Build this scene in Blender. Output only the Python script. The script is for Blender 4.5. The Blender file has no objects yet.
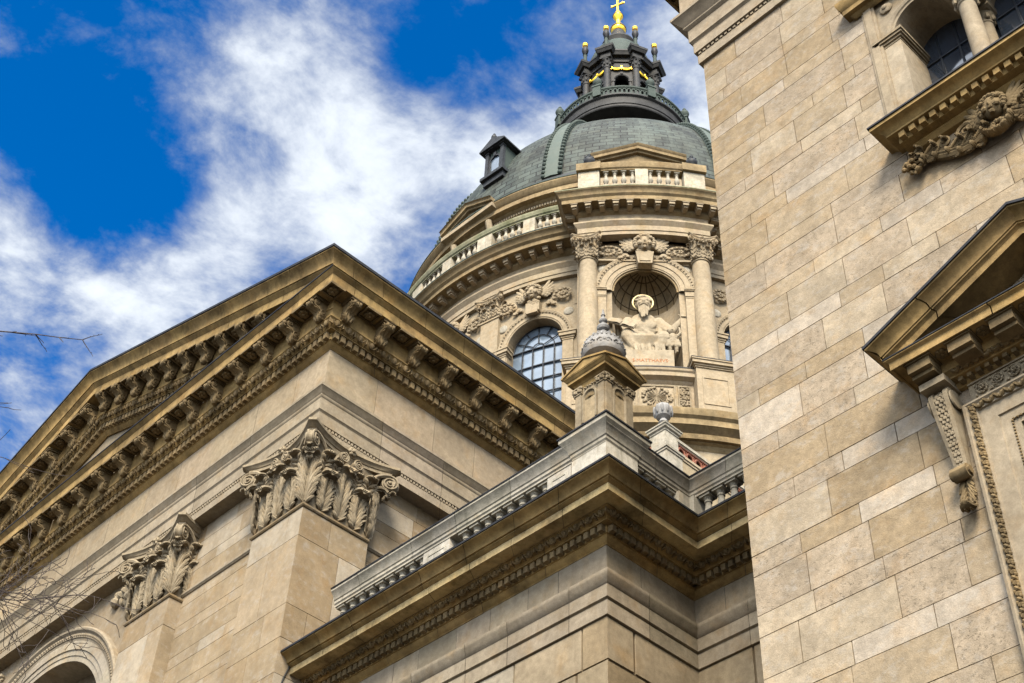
import bpy, bmesh, math, random
from mathutils import Vector, Matrix
R_ = math.radians
PI = math.pi
rnd = random.Random(7)
SC = bpy.context.scene
COL = SC.collection

# ------------------------------------------------------------------ camera (eye at the origin, ground 1.6 m below)
cam = bpy.data.cameras.new('camera')
camo = bpy.data.objects.new('camera', cam)
COL.objects.link(camo)
rt = Vector((0.71499, -0.69814, 0.03726)); fw = Vector((0.47986, 0.52881, 0.70006)).normalized()
up = rt.cross(fw).normalized(); rt = fw.cross(up).normalized()
camo.matrix_world = Matrix(((rt.x, up.x, -fw.x, 0), (rt.y, up.y, -fw.y, 0), (rt.z, up.z, -fw.z, 0), (0, 0, 0, 1)))
cam.sensor_width = 36.0
cam.lens = 36.0 * 1431.76 / 1024.0
cam.clip_start = 0.1
cam.clip_end = 3000
SC.camera = camo

# ------------------------------------------------------------------ light
SUN_AZ = R_(222)      # direction towards the sun, counter-clockwise from +x
SUN_EL = R_(43)
SUN_STRENGTH = 1.5
SUN_ANGLE = R_(24)
SKY_STRENGTH = 0.05
EXPOSURE = 2.65

def build_world():
    w = bpy.data.worlds.new('World'); SC.world = w; w.use_nodes = True
    nt = w.node_tree; nt.nodes.clear(); N = nt.nodes.new; L = nt.links.new
    out = N('ShaderNodeOutputWorld'); bg = N('ShaderNodeBackground')
    L(bg.outputs[0], out.inputs[0]); bg.inputs[1].default_value = SKY_STRENGTH
    sky = N('ShaderNodeTexSky'); sky.sky_type = 'NISHITA'; sky.sun_disc = False
    sky.sun_elevation = SUN_EL; sky.sun_rotation = R_(90) - SUN_AZ
    sky.air_density = 1.0; sky.dust_density = 0.3; sky.ozone_density = 3.0
    hsv = N('ShaderNodeHueSaturation'); hsv.inputs['Hue'].default_value = 0.508; hsv.inputs['Saturation'].default_value = 1.5; hsv.inputs['Value'].default_value = 0.74
    L(sky.outputs[0], hsv.inputs['Color'])
    tc = N('ShaderNodeTexCoord')
    def math_(op, a, b=None, clamp=False):
        m = N('ShaderNodeMath'); m.operation = op; m.use_clamp = clamp
        for i, v in enumerate((a, b)):
            if v is None: continue
            if isinstance(v, (int, float)): m.inputs[i].default_value = v
            else: L(v, m.inputs[i])
        return m.outputs[0]
    # clouds on a plane above: direction / z
    sep = N('ShaderNodeSeparateXYZ'); L(tc.outputs['Generated'], sep.inputs[0])
    nz = math_('MAXIMUM', sep.outputs[2], 0.12)
    cx = math_('DIVIDE', sep.outputs[0], nz); cy = math_('DIVIDE', sep.outputs[1], nz)
    comb = N('ShaderNodeCombineXYZ'); L(cx, comb.inputs[0]); L(cy, comb.inputs[1])
    def noise(scale, detail, rough, dist=0.0, off=0.0):
        n = N('ShaderNodeTexNoise'); n.inputs['Scale'].default_value = scale; n.inputs['Detail'].default_value = detail
        n.inputs['Roughness'].default_value = rough; n.inputs['Distortion'].default_value = dist
        mp = N('ShaderNodeMapping'); mp.inputs['Location'].default_value = (off, off * 0.7, off)
        L(comb.outputs[0], mp.inputs[0]); L(mp.outputs[0], n.inputs['Vector'])
        return n.outputs['Fac']
    base = math_('ADD', math_('MULTIPLY', noise(4.5, 8, 0.6, 0.35, 3.1), 1.0), math_('MULTIPLY', noise(14, 6, 0.62, 0.2, 8.0), 0.50))
    acc = math_('ADD', math_('MULTIPLY', math_('ADD', base, -0.75), 2.6), 0.10)
    # banks of cloud (+) and clear gaps (-) in given directions of the sky
    blobs = [((0.2415, 0.5623, 0.7909), 0.065, 0.55), ((0.3187, 0.5754, 0.7532), 0.06, 0.14), ((0.2092, 0.7071, 0.6755), 0.08, 0.40), ((0.362, 0.566, 0.741), 0.07, 0.36),
             ((0.40, 0.50, 0.77), 0.09, 0.34), ((0.29, 0.64, 0.71), 0.07, 0.30), ((0.20, 0.585, 0.79), 0.05, 0.18), ((0.50, 0.42, 0.757), 0.13, 0.40), ((0.27, 0.63, 0.73), 0.05, 0.22),
             ((0.176, 0.6476, 0.7413), 0.065, -0.55), ((0.150, 0.60, 0.786), 0.085, -0.55), ((0.3242, 0.4564, 0.8286), 0.060, -0.62),
             ((0.36, 0.43, 0.828), 0.050, -0.36), ((0.268, 0.578, 0.771), 0.026, -0.42), ((0.245, 0.63, 0.737), 0.036, -0.50), ((0.29, 0.50, 0.815), 0.04, 0.16)]
    for d, s, a in blobs:
        v = N('ShaderNodeVectorMath'); v.operation = 'DISTANCE'; L(tc.outputs['Generated'], v.inputs[0]); v.inputs[1].default_value = Vector(d).normalized()
        g = math_('POWER', 2.718, math_('MULTIPLY', math_('POWER', math_('DIVIDE', v.outputs['Value'], s), 2.0), -1.0))
        acc = math_('ADD', acc, math_('MULTIPLY', g, a * (0.85 if a > 0 else 0.72)))
    # away from this patch the sky is mostly overcast
    v = N('ShaderNodeVectorMath'); v.operation = 'DISTANCE'; L(tc.outputs['Generated'], v.inputs[0]); v.inputs[1].default_value = Vector((0.28, 0.57, 0.77)).normalized()
    far = N('ShaderNodeMapRange'); far.inputs[1].default_value = 0.35; far.inputs[2].default_value = 0.8; far.inputs[3].default_value = 0; far.inputs[4].default_value = 0.35
    L(v.outputs['Value'], far.inputs[0])
    acc = math_('ADD', acc, far.outputs[0])
    mr = N('ShaderNodeMapRange'); mr.interpolation_type = 'SMOOTHSTEP'
    mr.inputs[1].default_value = -0.22; mr.inputs[2].default_value = 0.72; L(acc, mr.inputs[0])
    # cloud brightness: thicker = whiter, brighter toward the sun
    ramp = N('ShaderNodeMapRange'); ramp.inputs[1].default_value = 0.1; ramp.inputs[2].default_value = 0.85; ramp.inputs[3].default_value = 2.1; ramp.inputs[4].default_value = 3.5
    L(acc, ramp.inputs[0])
    sd = Vector((math.cos(SUN_AZ) * math.cos(SUN_EL), math.sin(SUN_AZ) * math.cos(SUN_EL), math.sin(SUN_EL)))
    dt = N('ShaderNodeVectorMath'); dt.operation = 'DOT_PRODUCT'; L(tc.outputs['Generated'], dt.inputs[0]); dt.inputs[1].default_value = sd
    glow = N('ShaderNodeMapRange'); glow.interpolation_type = 'SMOOTHSTEP'; glow.inputs[1].default_value = 0.25; glow.inputs[2].default_value = 1.0; glow.inputs[3].default_value = 0.0; glow.inputs[4].default_value = 14.0
    L(dt.outputs['Value'], glow.inputs[0])
    val = math_('ADD', ramp.outputs[0], glow.outputs[0])
    cc = N('ShaderNodeVectorMath'); cc.operation = 'SCALE'; cc.inputs[0].default_value = (0.90, 0.97, 1.07); L(val, cc.inputs['Scale'])
    mix = N('ShaderNodeMix'); mix.data_type = 'RGBA'; L(mr.outputs[0], mix.inputs[0]); L(hsv.outputs[0], mix.inputs[6]); L(cc.outputs[0], mix.inputs[7])
    L(mix.outputs[2], bg.inputs[0])
build_world()
sun = bpy.data.lights.new('sun', 'SUN'); sun.energy = SUN_STRENGTH; sun.angle = SUN_ANGLE; sun.color = (1.0, 0.90, 0.74)
suno = bpy.data.objects.new('sun', sun); COL.objects.link(suno)
sdir = Vector((math.cos(SUN_AZ) * math.cos(SUN_EL), math.sin(SUN_AZ) * math.cos(SUN_EL), math.sin(SUN_EL)))
suno.rotation_euler = sdir.to_track_quat('Z', 'Y').to_euler(); suno.location = sdir * 200
SC.view_settings.view_transform = 'Standard'; SC.view_settings.look = 'None'
SC.view_settings.exposure = EXPOSURE; SC.view_settings.gamma = 1.0; SC.view_settings.use_curve_mapping = False

# ------------------------------------------------------------------ materials
def new_mat(name):
    m = bpy.data.materials.new(name); m.use_nodes = True
    nt = m.node_tree; b = nt.nodes['Principled BSDF']
    return m, nt, b

ALB = 0.50
def stone(name, base, mottle=0.35, tinted=True, dirt=0.0, dirt_col=(0.06, 0.045, 0.03), bump=0.25, rough=0.85, mscale=0.9, pit=0.0, streak=0.0, fine=0.18, pale=0.0):
    """weathered limestone: tint attribute (per block) x mottling x stains, pits and bump"""
    base = tuple(c * ALB for c in base); dirt_col = tuple(c * ALB for c in dirt_col)
    m, nt, b = new_mat(name); N = nt.nodes.new; L = nt.links.new
    tc = N('ShaderNodeTexCoord'); at = N('ShaderNodeAttribute'); at.attribute_name = 'tint'
    def noise(scale, detail, rough_, mp=None, off=0):
        n = N('ShaderNodeTexNoise'); n.inputs['Scale'].default_value = scale; n.inputs['Detail'].default_value = detail; n.inputs['Roughness'].default_value = rough_
        mpn = N('ShaderNodeMapping'); mpn.inputs['Scale'].default_value = mp or (1, 1, 1); mpn.inputs['Location'].default_value = (off, off, off)
        L(tc.outputs['Object'], mpn.inputs[0]); L(mpn.outputs[0], n.inputs['Vector']); return n.outputs['Fac']
    def mr(src, a, b_, c, d):
        n = N('ShaderNodeMapRange'); n.inputs[1].default_value = a; n.inputs[2].default_value = b_; n.inputs[3].default_value = c; n.inputs[4].default_value = d
        L(src, n.inputs[0]); return n.outputs[0]
    def mul(a, b_):
        n = N('ShaderNodeMath'); n.operation = 'MULTIPLY'
        for i, v in enumerate((a, b_)):
            if isinstance(v, float): n.inputs[i].default_value = v
            else: L(v, n.inputs[i])
        return n.outputs[0]
    n1 = noise(mscale, 5, 0.6); n2 = noise(7, 5, 0.65, off=4); n3 = noise(45, 3, 0.6, off=9)
    f = mul(mul(mr(n1, 0.3, 0.7, 1 - mottle, 1 + mottle * 0.7), mr(n2, 0.3, 0.7, 1 - fine, 1 + fine)), mr(n3, 0.3, 0.7, 0.88, 1.10))
    v = N('ShaderNodeVectorMath'); v.operation = 'MULTIPLY'; v.inputs[0].default_value = base; v.inputs[1].default_value = (1, 1, 1); (L(at.outputs['Color'], v.inputs[1]) if tinted else None)
    v2 = N('ShaderNodeVectorMath'); v2.operation = 'SCALE'; L(v.outputs[0], v2.inputs[0]); L(f, v2.inputs['Scale'])
    # warm iron staining
    wm = N('ShaderNodeMix'); wm.data_type = 'RGBA'; wm.blend_type = 'MULTIPLY'; L(mr(noise(1.7, 6, 0.65, off=21), 0.52, 0.75, 0.0, 0.55), wm.inputs[0])
    L(v2.outputs[0], wm.inputs[6]); wm.inputs[7].default_value = (0.95, 0.74, 0.46, 1)
    col = wm.outputs[2]
    if pale:
        pm2 = N('ShaderNodeMix'); pm2.data_type = 'RGBA'; L(mr(noise(3.2, 9, 0.75, mp=(1, 1, 1.5), off=41), 0.52, 0.64, 0.0, pale), pm2.inputs[0]); L(col, pm2.inputs[6]); pm2.inputs[7].default_value = (0.58 * ALB, 0.54 * ALB, 0.47 * ALB, 1); col = pm2.outputs[2]
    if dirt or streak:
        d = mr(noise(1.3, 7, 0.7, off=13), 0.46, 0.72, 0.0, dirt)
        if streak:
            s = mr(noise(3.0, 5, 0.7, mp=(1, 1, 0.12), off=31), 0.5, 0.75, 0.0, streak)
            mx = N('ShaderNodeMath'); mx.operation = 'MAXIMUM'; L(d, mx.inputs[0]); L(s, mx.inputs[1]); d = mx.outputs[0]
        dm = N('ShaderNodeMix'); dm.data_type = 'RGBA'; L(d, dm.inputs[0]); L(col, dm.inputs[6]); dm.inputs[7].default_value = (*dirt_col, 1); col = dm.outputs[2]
    hgt = n2
    if pit:
        pn = noise(16, 4, 0.7, mp=(1, 1, 1.5), off=17)
        p = mul(mr(pn, 0.54, 0.68, 0.0, pit), at.outputs['Alpha'])
        pm = N('ShaderNodeMix'); pm.data_type = 'RGBA'; L(p, pm.inputs[0]); L(col, pm.inputs[6]); pm.inputs[7].default_value = (0.12, 0.095, 0.065, 1); col = pm.outputs[2]
        hs = N('ShaderNodeMath'); hs.operation = 'SUBTRACT'; L(n2, hs.inputs[0]); L(p, hs.inputs[1]); hgt = hs.outputs[0]
    L(col, b.inputs['Base Color']); b.inputs['Roughness'].default_value = rough
    b.inputs['Specular IOR Level'].default_value = 0.10
    bp = N('ShaderNodeBump'); bp.inputs['Strength'].default_value = bump; bp.inputs['Distance'].default_value = 0.02
    ad = N('ShaderNodeMath'); ad.operation = 'ADD'; L(hgt, ad.inputs[0]); L(mul(n3, 0.6), ad.inputs[1]); L(ad.outputs[0], bp.inputs['Height']); L(bp.outputs[0], b.inputs['Normal'])
    return m

def plain(name, col, rough=0.5, metal=0.0, var=0.2, scale=4.0, col2=None, spec=0.14, bump=0.0):
    m, nt, b = new_mat(name); N = nt.nodes.new; L = nt.links.new
    tc = N('ShaderNodeTexCoord'); n = N('ShaderNodeTexNoise'); n.inputs['Scale'].default_value = scale; n.inputs['Detail'].default_value = 6; n.inputs['Roughness'].default_value = 0.65
    L(tc.outputs['Object'], n.inputs['Vector'])
    mx = N('ShaderNodeMix'); mx.data_type = 'RGBA'
    r = N('ShaderNodeMapRange'); r.inputs[1].default_value = 0.35; r.inputs[2].default_value = 0.65; L(n.outputs['Fac'], r.inputs[0]); L(r.outputs[0], mx.inputs[0])
    c2 = col2 or tuple(c * (1 + var) for c in col)
    mx.inputs[6].default_value = (*[c * (1 - var) for c in col], 1) if not col2 else (*col, 1); mx.inputs[7].default_value = (*c2, 1)
    L(mx.outputs[2], b.inputs['Base Color']); b.inputs['Roughness'].default_value = rough; b.inputs['Metallic'].default_value = metal; b.inputs['Specular IOR Level'].default_value = spec
    if bump:
        bp = N('ShaderNodeBump'); bp.inputs['Strength'].default_value = bump; bp.inputs['Distance'].default_value = 0.03; L(n.outputs['Fac'], bp.inputs['Height']); L(bp.outputs[0], b.inputs['Normal'])
    return m

M = {}
M['tower'] = stone('tower_ashlar', (0.415, 0.335, 0.235), mscale=1.7, mottle=0.15, dirt=0.14, dirt_col=(0.20, 0.145, 0.08), bump=0.4, pit=0.75, fine=0.2, pale=0.35)
M['wall'] = stone('wall_ashlar', (0.43, 0.345, 0.235), pale=0.35, mottle=0.16, dirt=0.35, dirt_col=(0.20, 0.145, 0.08), bump=0.22, pit=0.3, fine=0.12)
M['block'] = stone('aisle_ashlar', (0.40, 0.33, 0.23), mottle=0.2, dirt=0.45, dirt_col=(0.14, 0.105, 0.06), bump=0.25, pit=0.5, streak=0.35)
M['frieze'] = stone('frieze_stone', (0.46, 0.365, 0.24), mottle=0.15, dirt=0.30, dirt_col=(0.22, 0.15, 0.08), bump=0.2, streak=0.2)
M['arch'] = stone('architrave_stone', (0.44, 0.36, 0.25), mottle=0.14, dirt=0.35, dirt_col=(0.16, 0.11, 0.06), bump=0.15, streak=0.2)
M['cornice'] = stone('cornice_stone', (0.50, 0.335, 0.135), mottle=0.3, dirt=0.8, dirt_col=(0.06, 0.04, 0.018), bump=0.25, streak=0.55)  # grime, made near-black also to imitate shade on the undersides
M['carve'] = stone('carved_stone', (0.44, 0.355, 0.235), mottle=0.25, dirt=0.5, dirt_col=(0.12, 0.085, 0.045), bump=0.25, fine=0.25)
M['orn'] = stone('ornament_stone', (0.30, 0.215, 0.11), mottle=0.35, dirt=0.85, dirt_col=(0.05, 0.034, 0.016), bump=0.2)  # grime deepened likewise, putting bracket and moulding shade into the colour
M['white'] = stone('pale_limestone', (0.58, 0.52, 0.41), mottle=0.25, dirt=0.6, dirt_col=(0.24, 0.225, 0.16), bump=0.25, streak=0.8, fine=0.25)
M['drum'] = stone('drum_stone', (0.50, 0.40, 0.265), mottle=0.14, dirt=0.25, dirt_col=(0.26, 0.18, 0.09), bump=0.12, streak=0.25)
M['drumcor'] = stone('drum_cornice_stone', (0.42, 0.31, 0.17), mottle=0.3, dirt=0.55, dirt_col=(0.13, 0.09, 0.04), bump=0.2, streak=0.6)
M['marble'] = stone('statue_marble', (0.50, 0.41, 0.28), tinted=False, mottle=0.2, dirt=0.35, dirt_col=(0.36, 0.26, 0.14), bump=0.08)
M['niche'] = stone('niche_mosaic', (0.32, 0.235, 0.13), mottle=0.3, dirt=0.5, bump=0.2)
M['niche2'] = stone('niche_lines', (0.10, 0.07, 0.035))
M['dark'] = plain('dark_lead', (0.0154, 0.0154, 0.0168), 0.5, 0.0, 0.4)
M['leadroof'] = plain('weathered_lead', (0.0300, 0.0318, 0.0336), 0.55, 0.2, 0.3)
M['lantern'] = plain('lantern_stone', (0.0176, 0.0171, 0.0165), 0.6, 0.0, scale=2.0, col2=(0.0341, 0.0330, 0.0308), bump=0.2)
M['verdigris'] = plain('verdigris_copper', (0.0341, 0.0465, 0.0391), 0.7, 0.0, scale=2.2, col2=(0.0465, 0.0589, 0.0496), bump=0.2)
M['ribgreen'] = plain('rib_copper', (0.0620, 0.0787, 0.0663), 0.65, 0.0, scale=1.5, col2=(0.0744, 0.0868, 0.0713), bump=0.2)
M['mossy'] = stone('mossy_stone', (0.42, 0.40, 0.26), mottle=0.3, dirt=0.7, dirt_col=(0.12, 0.15, 0.06), bump=0.2, streak=0.5)
M['halo'] = plain('pale_gilding', (0.6, 0.47, 0.24), 0.45, 0.4, 0.15)
M['gold'] = plain('gilding', (0.95, 0.58, 0.05), 0.28, 1.0, 0.12)
M['iron'] = plain('window_iron', (0.02, 0.022, 0.026), 0.5, 0.3, 0.3)
M['terra'] = stone('terracotta', (0.42, 0.17, 0.11), mottle=0.25, dirt=0.4, dirt_col=(0.2, 0.1, 0.07), bump=0.15)
M['bark'] = plain('bark', (0.05, 0.04, 0.035), 0.9, 0.0, 0.4, 30)
M['cable'] = plain('cable_rubber', (0.02, 0.02, 0.02), 0.6, 0.0, 0.2)
M['orange'] = plain('incised_letters', (0.26, 0.085, 0.02), 0.6, 0.0, 0.25, 9)
M['paving'] = stone('plaza_paving', (0.10, 0.092, 0.082), mottle=0.2, bump=0.1)
def glass_mat(name, col, rough):
    m = plain(name, col, rough, 0.0, 0.25, 0.6, spec=0.9); return m
M['pane'] = glass_mat('sky_toned_glazing', (0.10, 0.13, 0.165), 0.12)  # pale sky reflection is partly put into the base colour
M['darkpane'] = glass_mat('dark_glazing', (0.02, 0.026, 0.036), 0.06)
def dome_mat():
    m, nt, b = new_mat('dome_tiles'); N = nt.nodes.new; L = nt.links.new
    uv = N('ShaderNodeUVMap'); uv.uv_map = 'dome'
    br = N('ShaderNodeTexBrick'); L(uv.outputs[0], br.inputs['Vector'])
    br.inputs['Scale'].default_value = 1.0; br.inputs['Brick Width'].default_value = 0.66; br.inputs['Row Height'].default_value = 0.36; br.inputs['Mortar Size'].default_value = 0.03
    br.inputs['Color1'].default_value = (0.027, 0.033, 0.029, 1); br.inputs['Color2'].default_value = (0.066, 0.080, 0.069, 1); br.inputs['Mortar'].default_value = (0.014, 0.014, 0.013, 1)
    tc = N('ShaderNodeTexCoord'); n = N('ShaderNodeTexNoise'); n.inputs['Scale'].default_value = 0.55; n.inputs['Detail'].default_value = 7; n.inputs['Roughness'].default_value = 0.7; L(tc.outputs['Object'], n.inputs['Vector'])
    r = N('ShaderNodeMapRange'); r.inputs[1].default_value = 0.38; r.inputs[2].default_value = 0.66; L(n.outputs['Fac'], r.inputs[0])
    mx = N('ShaderNodeMix'); mx.data_type = 'RGBA'; mx.blend_type = 'MULTIPLY'; L(r.outputs[0], mx.inputs[0]); L(br.outputs['Color'], mx.inputs[6]); mx.inputs[7].default_value = (0.60, 0.50, 0.42, 1)
    mp = N('ShaderNodeMapping'); mp.inputs['Scale'].default_value = (0.9, 0.10, 1); L(uv.outputs[0], mp.inputs[0])
    n2 = N('ShaderNodeTexNoise'); n2.inputs['Scale'].default_value = 1.0; n2.inputs['Detail'].default_value = 6; n2.inputs['Roughness'].default_value = 0.7; L(mp.outputs[0], n2.inputs['Vector'])
    r2 = N('ShaderNodeMapRange'); r2.inputs[1].default_value = 0.48; r2.inputs[2].default_value = 0.72; r2.inputs[4].default_value = 0.75; L(n2.outputs['Fac'], r2.inputs[0])
    mx2 = N('ShaderNodeMix'); mx2.data_type = 'RGBA'; L(r2.outputs[0], mx2.inputs[0]); L(mx.outputs[2], mx2.inputs[6]); mx2.inputs[7].default_value = (0.075, 0.086, 0.070, 1); mx = mx2
    L(mx.outputs[2], b.inputs['Base Color']); b.inputs['Roughness'].default_value = 0.65; b.inputs['Specular IOR Level'].default_value = 0.14
    bp = N('ShaderNodeBump'); bp.inputs['Strength'].default_value = 0.8; bp.inputs['Distance'].default_value = 0.04; bp.invert = True; L(br.outputs['Fac'], bp.inputs['Height']); L(bp.outputs[0], b.inputs['Normal'])
    return m
M['dome'] = dome_mat()

# ------------------------------------------------------------------ mesh builder
XF = None
class MB:
    def __init__(s): s.v = []; s.f = []; s.t = []; s.uv = None
    def add(s, vs, fs, tint=(1, 1, 1, 0), f=None):
        o = len(s.v)
        s.v += [tuple(f(*p)) if f else tuple(p) for p in vs]
        for q in fs: s.f.append([i + o for i in q]); s.t.append(tint)
    def merge(s, other, f=None):
        o = len(s.v); s.v += [tuple(f(*p)) if f else p for p in other.v]
        s.f += [[i + o for i in q] for q in other.f]; s.t += other.t
    def mesh(s, name, mat, smooth=30):
        me = bpy.data.meshes.new(name); me.from_pydata([XF(*p) for p in s.v] if XF else s.v, [], s.f); me.update()
        a = me.attributes.new('tint', 'FLOAT_COLOR', 'FACE')
        flat = []
        for t in s.t: flat += list(t)
        a.data.foreach_set('color', flat)
        if s.uv:
            l = me.uv_layers.new(name='dome')
            for lp in me.loops: l.data[lp.index].uv = s.uv[lp.vertex_index]
        me.materials.append(mat)
        bm = bmesh.new(); bm.from_mesh(me); bmesh.ops.recalc_face_normals(bm, faces=bm.faces); bm.to_mesh(me); bm.free()
        if smooth:
            me.polygons.foreach_set('use_smooth', [True] * len(me.polygons)); me.set_sharp_from_angle(angle=R_(smooth))
        return me
    def build(s, name, mat, parent=None, smooth=30, **kw):
        return link(name, s.mesh(name, mat, smooth), parent, **kw)

def link(name, data, parent=None, mat=None, label=None, cat=None, group=None, kind=None):
    o = bpy.data.objects.new(name, data); COL.objects.link(o)
    if parent is not None: o.parent = parent
    if mat is not None: o.matrix_local = mat
    if label: o['label'] = label
    if cat: o['category'] = cat
    if group: o['group'] = group
    if kind: o['kind'] = kind
    return o
def thing(name, loc, label, cat, group=None):
    o = link(name, None, label=label, cat=cat, group=group); o.empty_display_size = 0.5
    return o

ID = lambda x, y, z: (x, y, z)
def planar(O, U, N):        # (u, n, z) -> world; U along the wall, N outward
    return lambda u, n, z: (O[0] + U[0] * u + N[0] * n, O[1] + U[1] * u + N[1] * n, z)
DC = (42.58, 37.5)          # dome axis
def polar(a0, R):           # (u along the arc, n outward, z)
    def f(u, n, z):
        a = R_(a0) + u / R; r = R + n
        return (DC[0] + r * math.cos(a), DC[1] + r * math.sin(a), z)
    return f
def tang(a0, R):            # flat frame tangent to the drum
    a = R_(a0); n_ = (math.cos(a), math.sin(a)); t_ = (-math.sin(a), math.cos(a))
    return planar((DC[0] + R * n_[0], DC[1] + R * n_[1]), t_, n_)
def frame(p, U, N):         # matrix: local x along U, y outward N, z up
    return Matrix(((U[0], N[0], 0, p[0]), (U[1], N[1], 0, p[1]), (0, 0, 1, p[2]), (0, 0, 0, 1)))
def jit(a=0.06, base=(1, 1, 1)):
    k = 1 + rnd.uniform(-a, a); return (base[0] * k, base[1] * k * (1 + rnd.uniform(-.01, .01)), base[2] * k * (1 + rnd.uniform(-.03, .03)), 0)

def box(mb, u0, u1, n0, n1, z0, z1, f=None, tint=(1, 1, 1, 0), du=None):
    k = max(1, int(math.ceil((u1 - u0) / du))) if du else 1
    vs = []; fs = []
    for i in range(k + 1):
        u = u0 + (u1 - u0) * i / k
        vs += [(u, n0, z0), (u, n1, z0), (u, n1, z1), (u, n0, z1)]
    for i in range(k):
        a = 4 * i; b = a + 4
        for j in range(4): fs.append((a + j, a + (j + 1) % 4, b + (j + 1) % 4, b + j))
    fs.append((0, 1, 2, 3)); e = 4 * k; fs.append((e + 3, e + 2, e + 1, e))
    mb.add(vs, fs, tint, f)

def taper_box(mb, c, w0, w1, z0, z1, d0=None, d1=None, tint=(1, 1, 1, 0), f=None):
    d0 = w0 if d0 is None else d0; d1 = w1 if d1 is None else d1
    vs = [(c[0] + sx * w / 2, c[1] + sy * d / 2, z) for w, d, z in ((w0, d0, z0), (w1, d1, z1)) for sx, sy in ((-1, -1), (1, -1), (1, 1), (-1, 1))]
    mb.add(vs, [(0, 1, 2, 3), (7, 6, 5, 4)] + [(i, (i + 1) % 4, 4 + (i + 1) % 4, 4 + i) for i in range(4)], tint, f)

def sqlathe(mb, prof, c, f=None, tint=(1, 1, 1, 0)):     # mouldings round a square: prof (half width, z)
    vs = [(c[0] + sx * h, c[1] + sy * h, z) for h, z in prof for sx, sy in ((-1, -1), (1, -1), (1, 1), (-1, 1))]
    fs = []
    for i in range(len(prof) - 1):
        for j in range(4): fs.append((4 * i + j, 4 * i + (j + 1) % 4, 4 * i + 4 + (j + 1) % 4, 4 * i + 4 + j))
    fs.append((3, 2, 1, 0)); e = 4 * (len(prof) - 1); fs.append((e, e + 1, e + 2, e + 3))
    mb.add(vs, fs, tint, f)

def lathe(mb, prof, c=(0, 0), n=24, a0=0, a1=360, f=None, tint=None, tseg=0, jitter=0.06):
    full = abs(a1 - a0) >= 359.9; m = n if full else n + 1
    vs = []
    for i in range(m):
        a = R_(a0 + (a1 - a0) * i / n)
        for r, z in prof: vs.append((c[0] + r * math.cos(a), c[1] + r * math.sin(a), z))
    k = len(prof); o = len(mb.v)
    mb.v += [tuple(f(*p)) if f else p for p in vs]
    tt = tint or (1, 1, 1, 0)
    for i in range(n):
        if tseg and i % tseg == 0: tt = jit(jitter, (tint or (1, 1, 1))[:3])
        b = (i + 1) % m
        for j in range(k - 1):
            mb.f.append([o + i * k + j, o + b * k + j, o + b * k + j + 1, o + i * k + j + 1]); mb.t.append(tt)

def mitre(path, closed=False):
    n = len(path); out = []
    def nrm(a, b):
        d = (b[0] - a[0], b[1] - a[1]); l = math.hypot(*d) or 1; return (d[1] / l, -d[0] / l)
    for i in range(n):
        a = nrm(path[i - 1], path[i]) if (i > 0 or closed) else None
        b = nrm(path[i], path[(i + 1) % n]) if (i < n - 1 or closed) else None
        if a is None: out.append(b)
        elif b is None: out.append(a)
        else:
            k = 1 + a[0] * b[0] + a[1] * b[1]; out.append(((a[0] + b[0]) / k, (a[1] + b[1]) / k))
    return out

def sweep(mb, prof, path, closed=False, seg=0, skip=(), zf=None, gap=0.010, jitter=0.10, tint=(1, 1, 1), mo=None):
    """sweep profile (p outward, z) along a plan path; seg>0 cuts long runs into stones with open joints"""
    mt = mitre(path, closed)
    if mo:
        for i, v in mo.items(): mt[i] = v
    n = len(path); k = len(prof)
    for i in range(n if closed else n - 1):
        if i in skip: continue
        a = path[i]; b = path[(i + 1) % n]; ma = mt[i]; mb_ = mt[(i + 1) % n]
        ln = math.hypot(b[0] - a[0], b[1] - a[1])
        cuts = [0.0]
        if seg and ln > seg * 1.5:
            t = rnd.uniform(0.5, 1.0) * seg
            while t < ln - 0.5 * seg:
                cuts.append(t / ln); t += seg * rnd.uniform(0.8, 1.2)
        cuts.append(1.0)
        for c in range(len(cuts) - 1):
            t0 = cuts[c] + (gap / 2 / ln if c > 0 else 0); t1 = cuts[c + 1] - (gap / 2 / ln if c < len(cuts) - 2 else 0)
            vs = []; dp_ = rnd.uniform(-.004, .004) if len(cuts) > 2 else 0; dz_ = rnd.uniform(-.004, .004) if len(cuts) > 2 else 0
            for t in (t0, t1):
                for p, z in prof:
                    p = p + dp_; z = z + dz_
                    x = (a[0] + ma[0] * p) * (1 - t) + (b[0] + mb_[0] * p) * t
                    y = (a[1] + ma[1] * p) * (1 - t) + (b[1] + mb_[1] * p) * t
                    vs.append((x, y, z + (zf(x, y) if zf else 0)))
            mb.add(vs, [(j, j + 1, k + j + 1, k + j) for j in range(k - 1)], jit(jitter, tint) if (seg or jitter) else (*tint, 0))

def stations(path, pitch, skip=(), off=0.5, p=0.0, closed=False):
    """evenly spaced (point, tangent, normal) along each segment of a path offset outward by p"""
    mt = mitre(path, closed); n = len(path); res = []
    for i in range(n if closed else n - 1):
        if i in skip: continue
        a = [path[i][j] + mt[i][j] * p for j in (0, 1)]; b = [path[(i + 1) % n][j] + mt[(i + 1) % n][j] * p for j in (0, 1)]
        d = (b[0] - a[0], b[1] - a[1]); l = math.hypot(*d)
        if l < pitch * 0.6: continue
        c = max(1, round(l / pitch)); d = (d[0] / l, d[1] / l)
        for q in range(c):
            t = (q + off) * l / c
            res.append(((a[0] + d[0] * t, a[1] + d[1] * t), d, (d[1], -d[0]), i))
    return res

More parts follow.
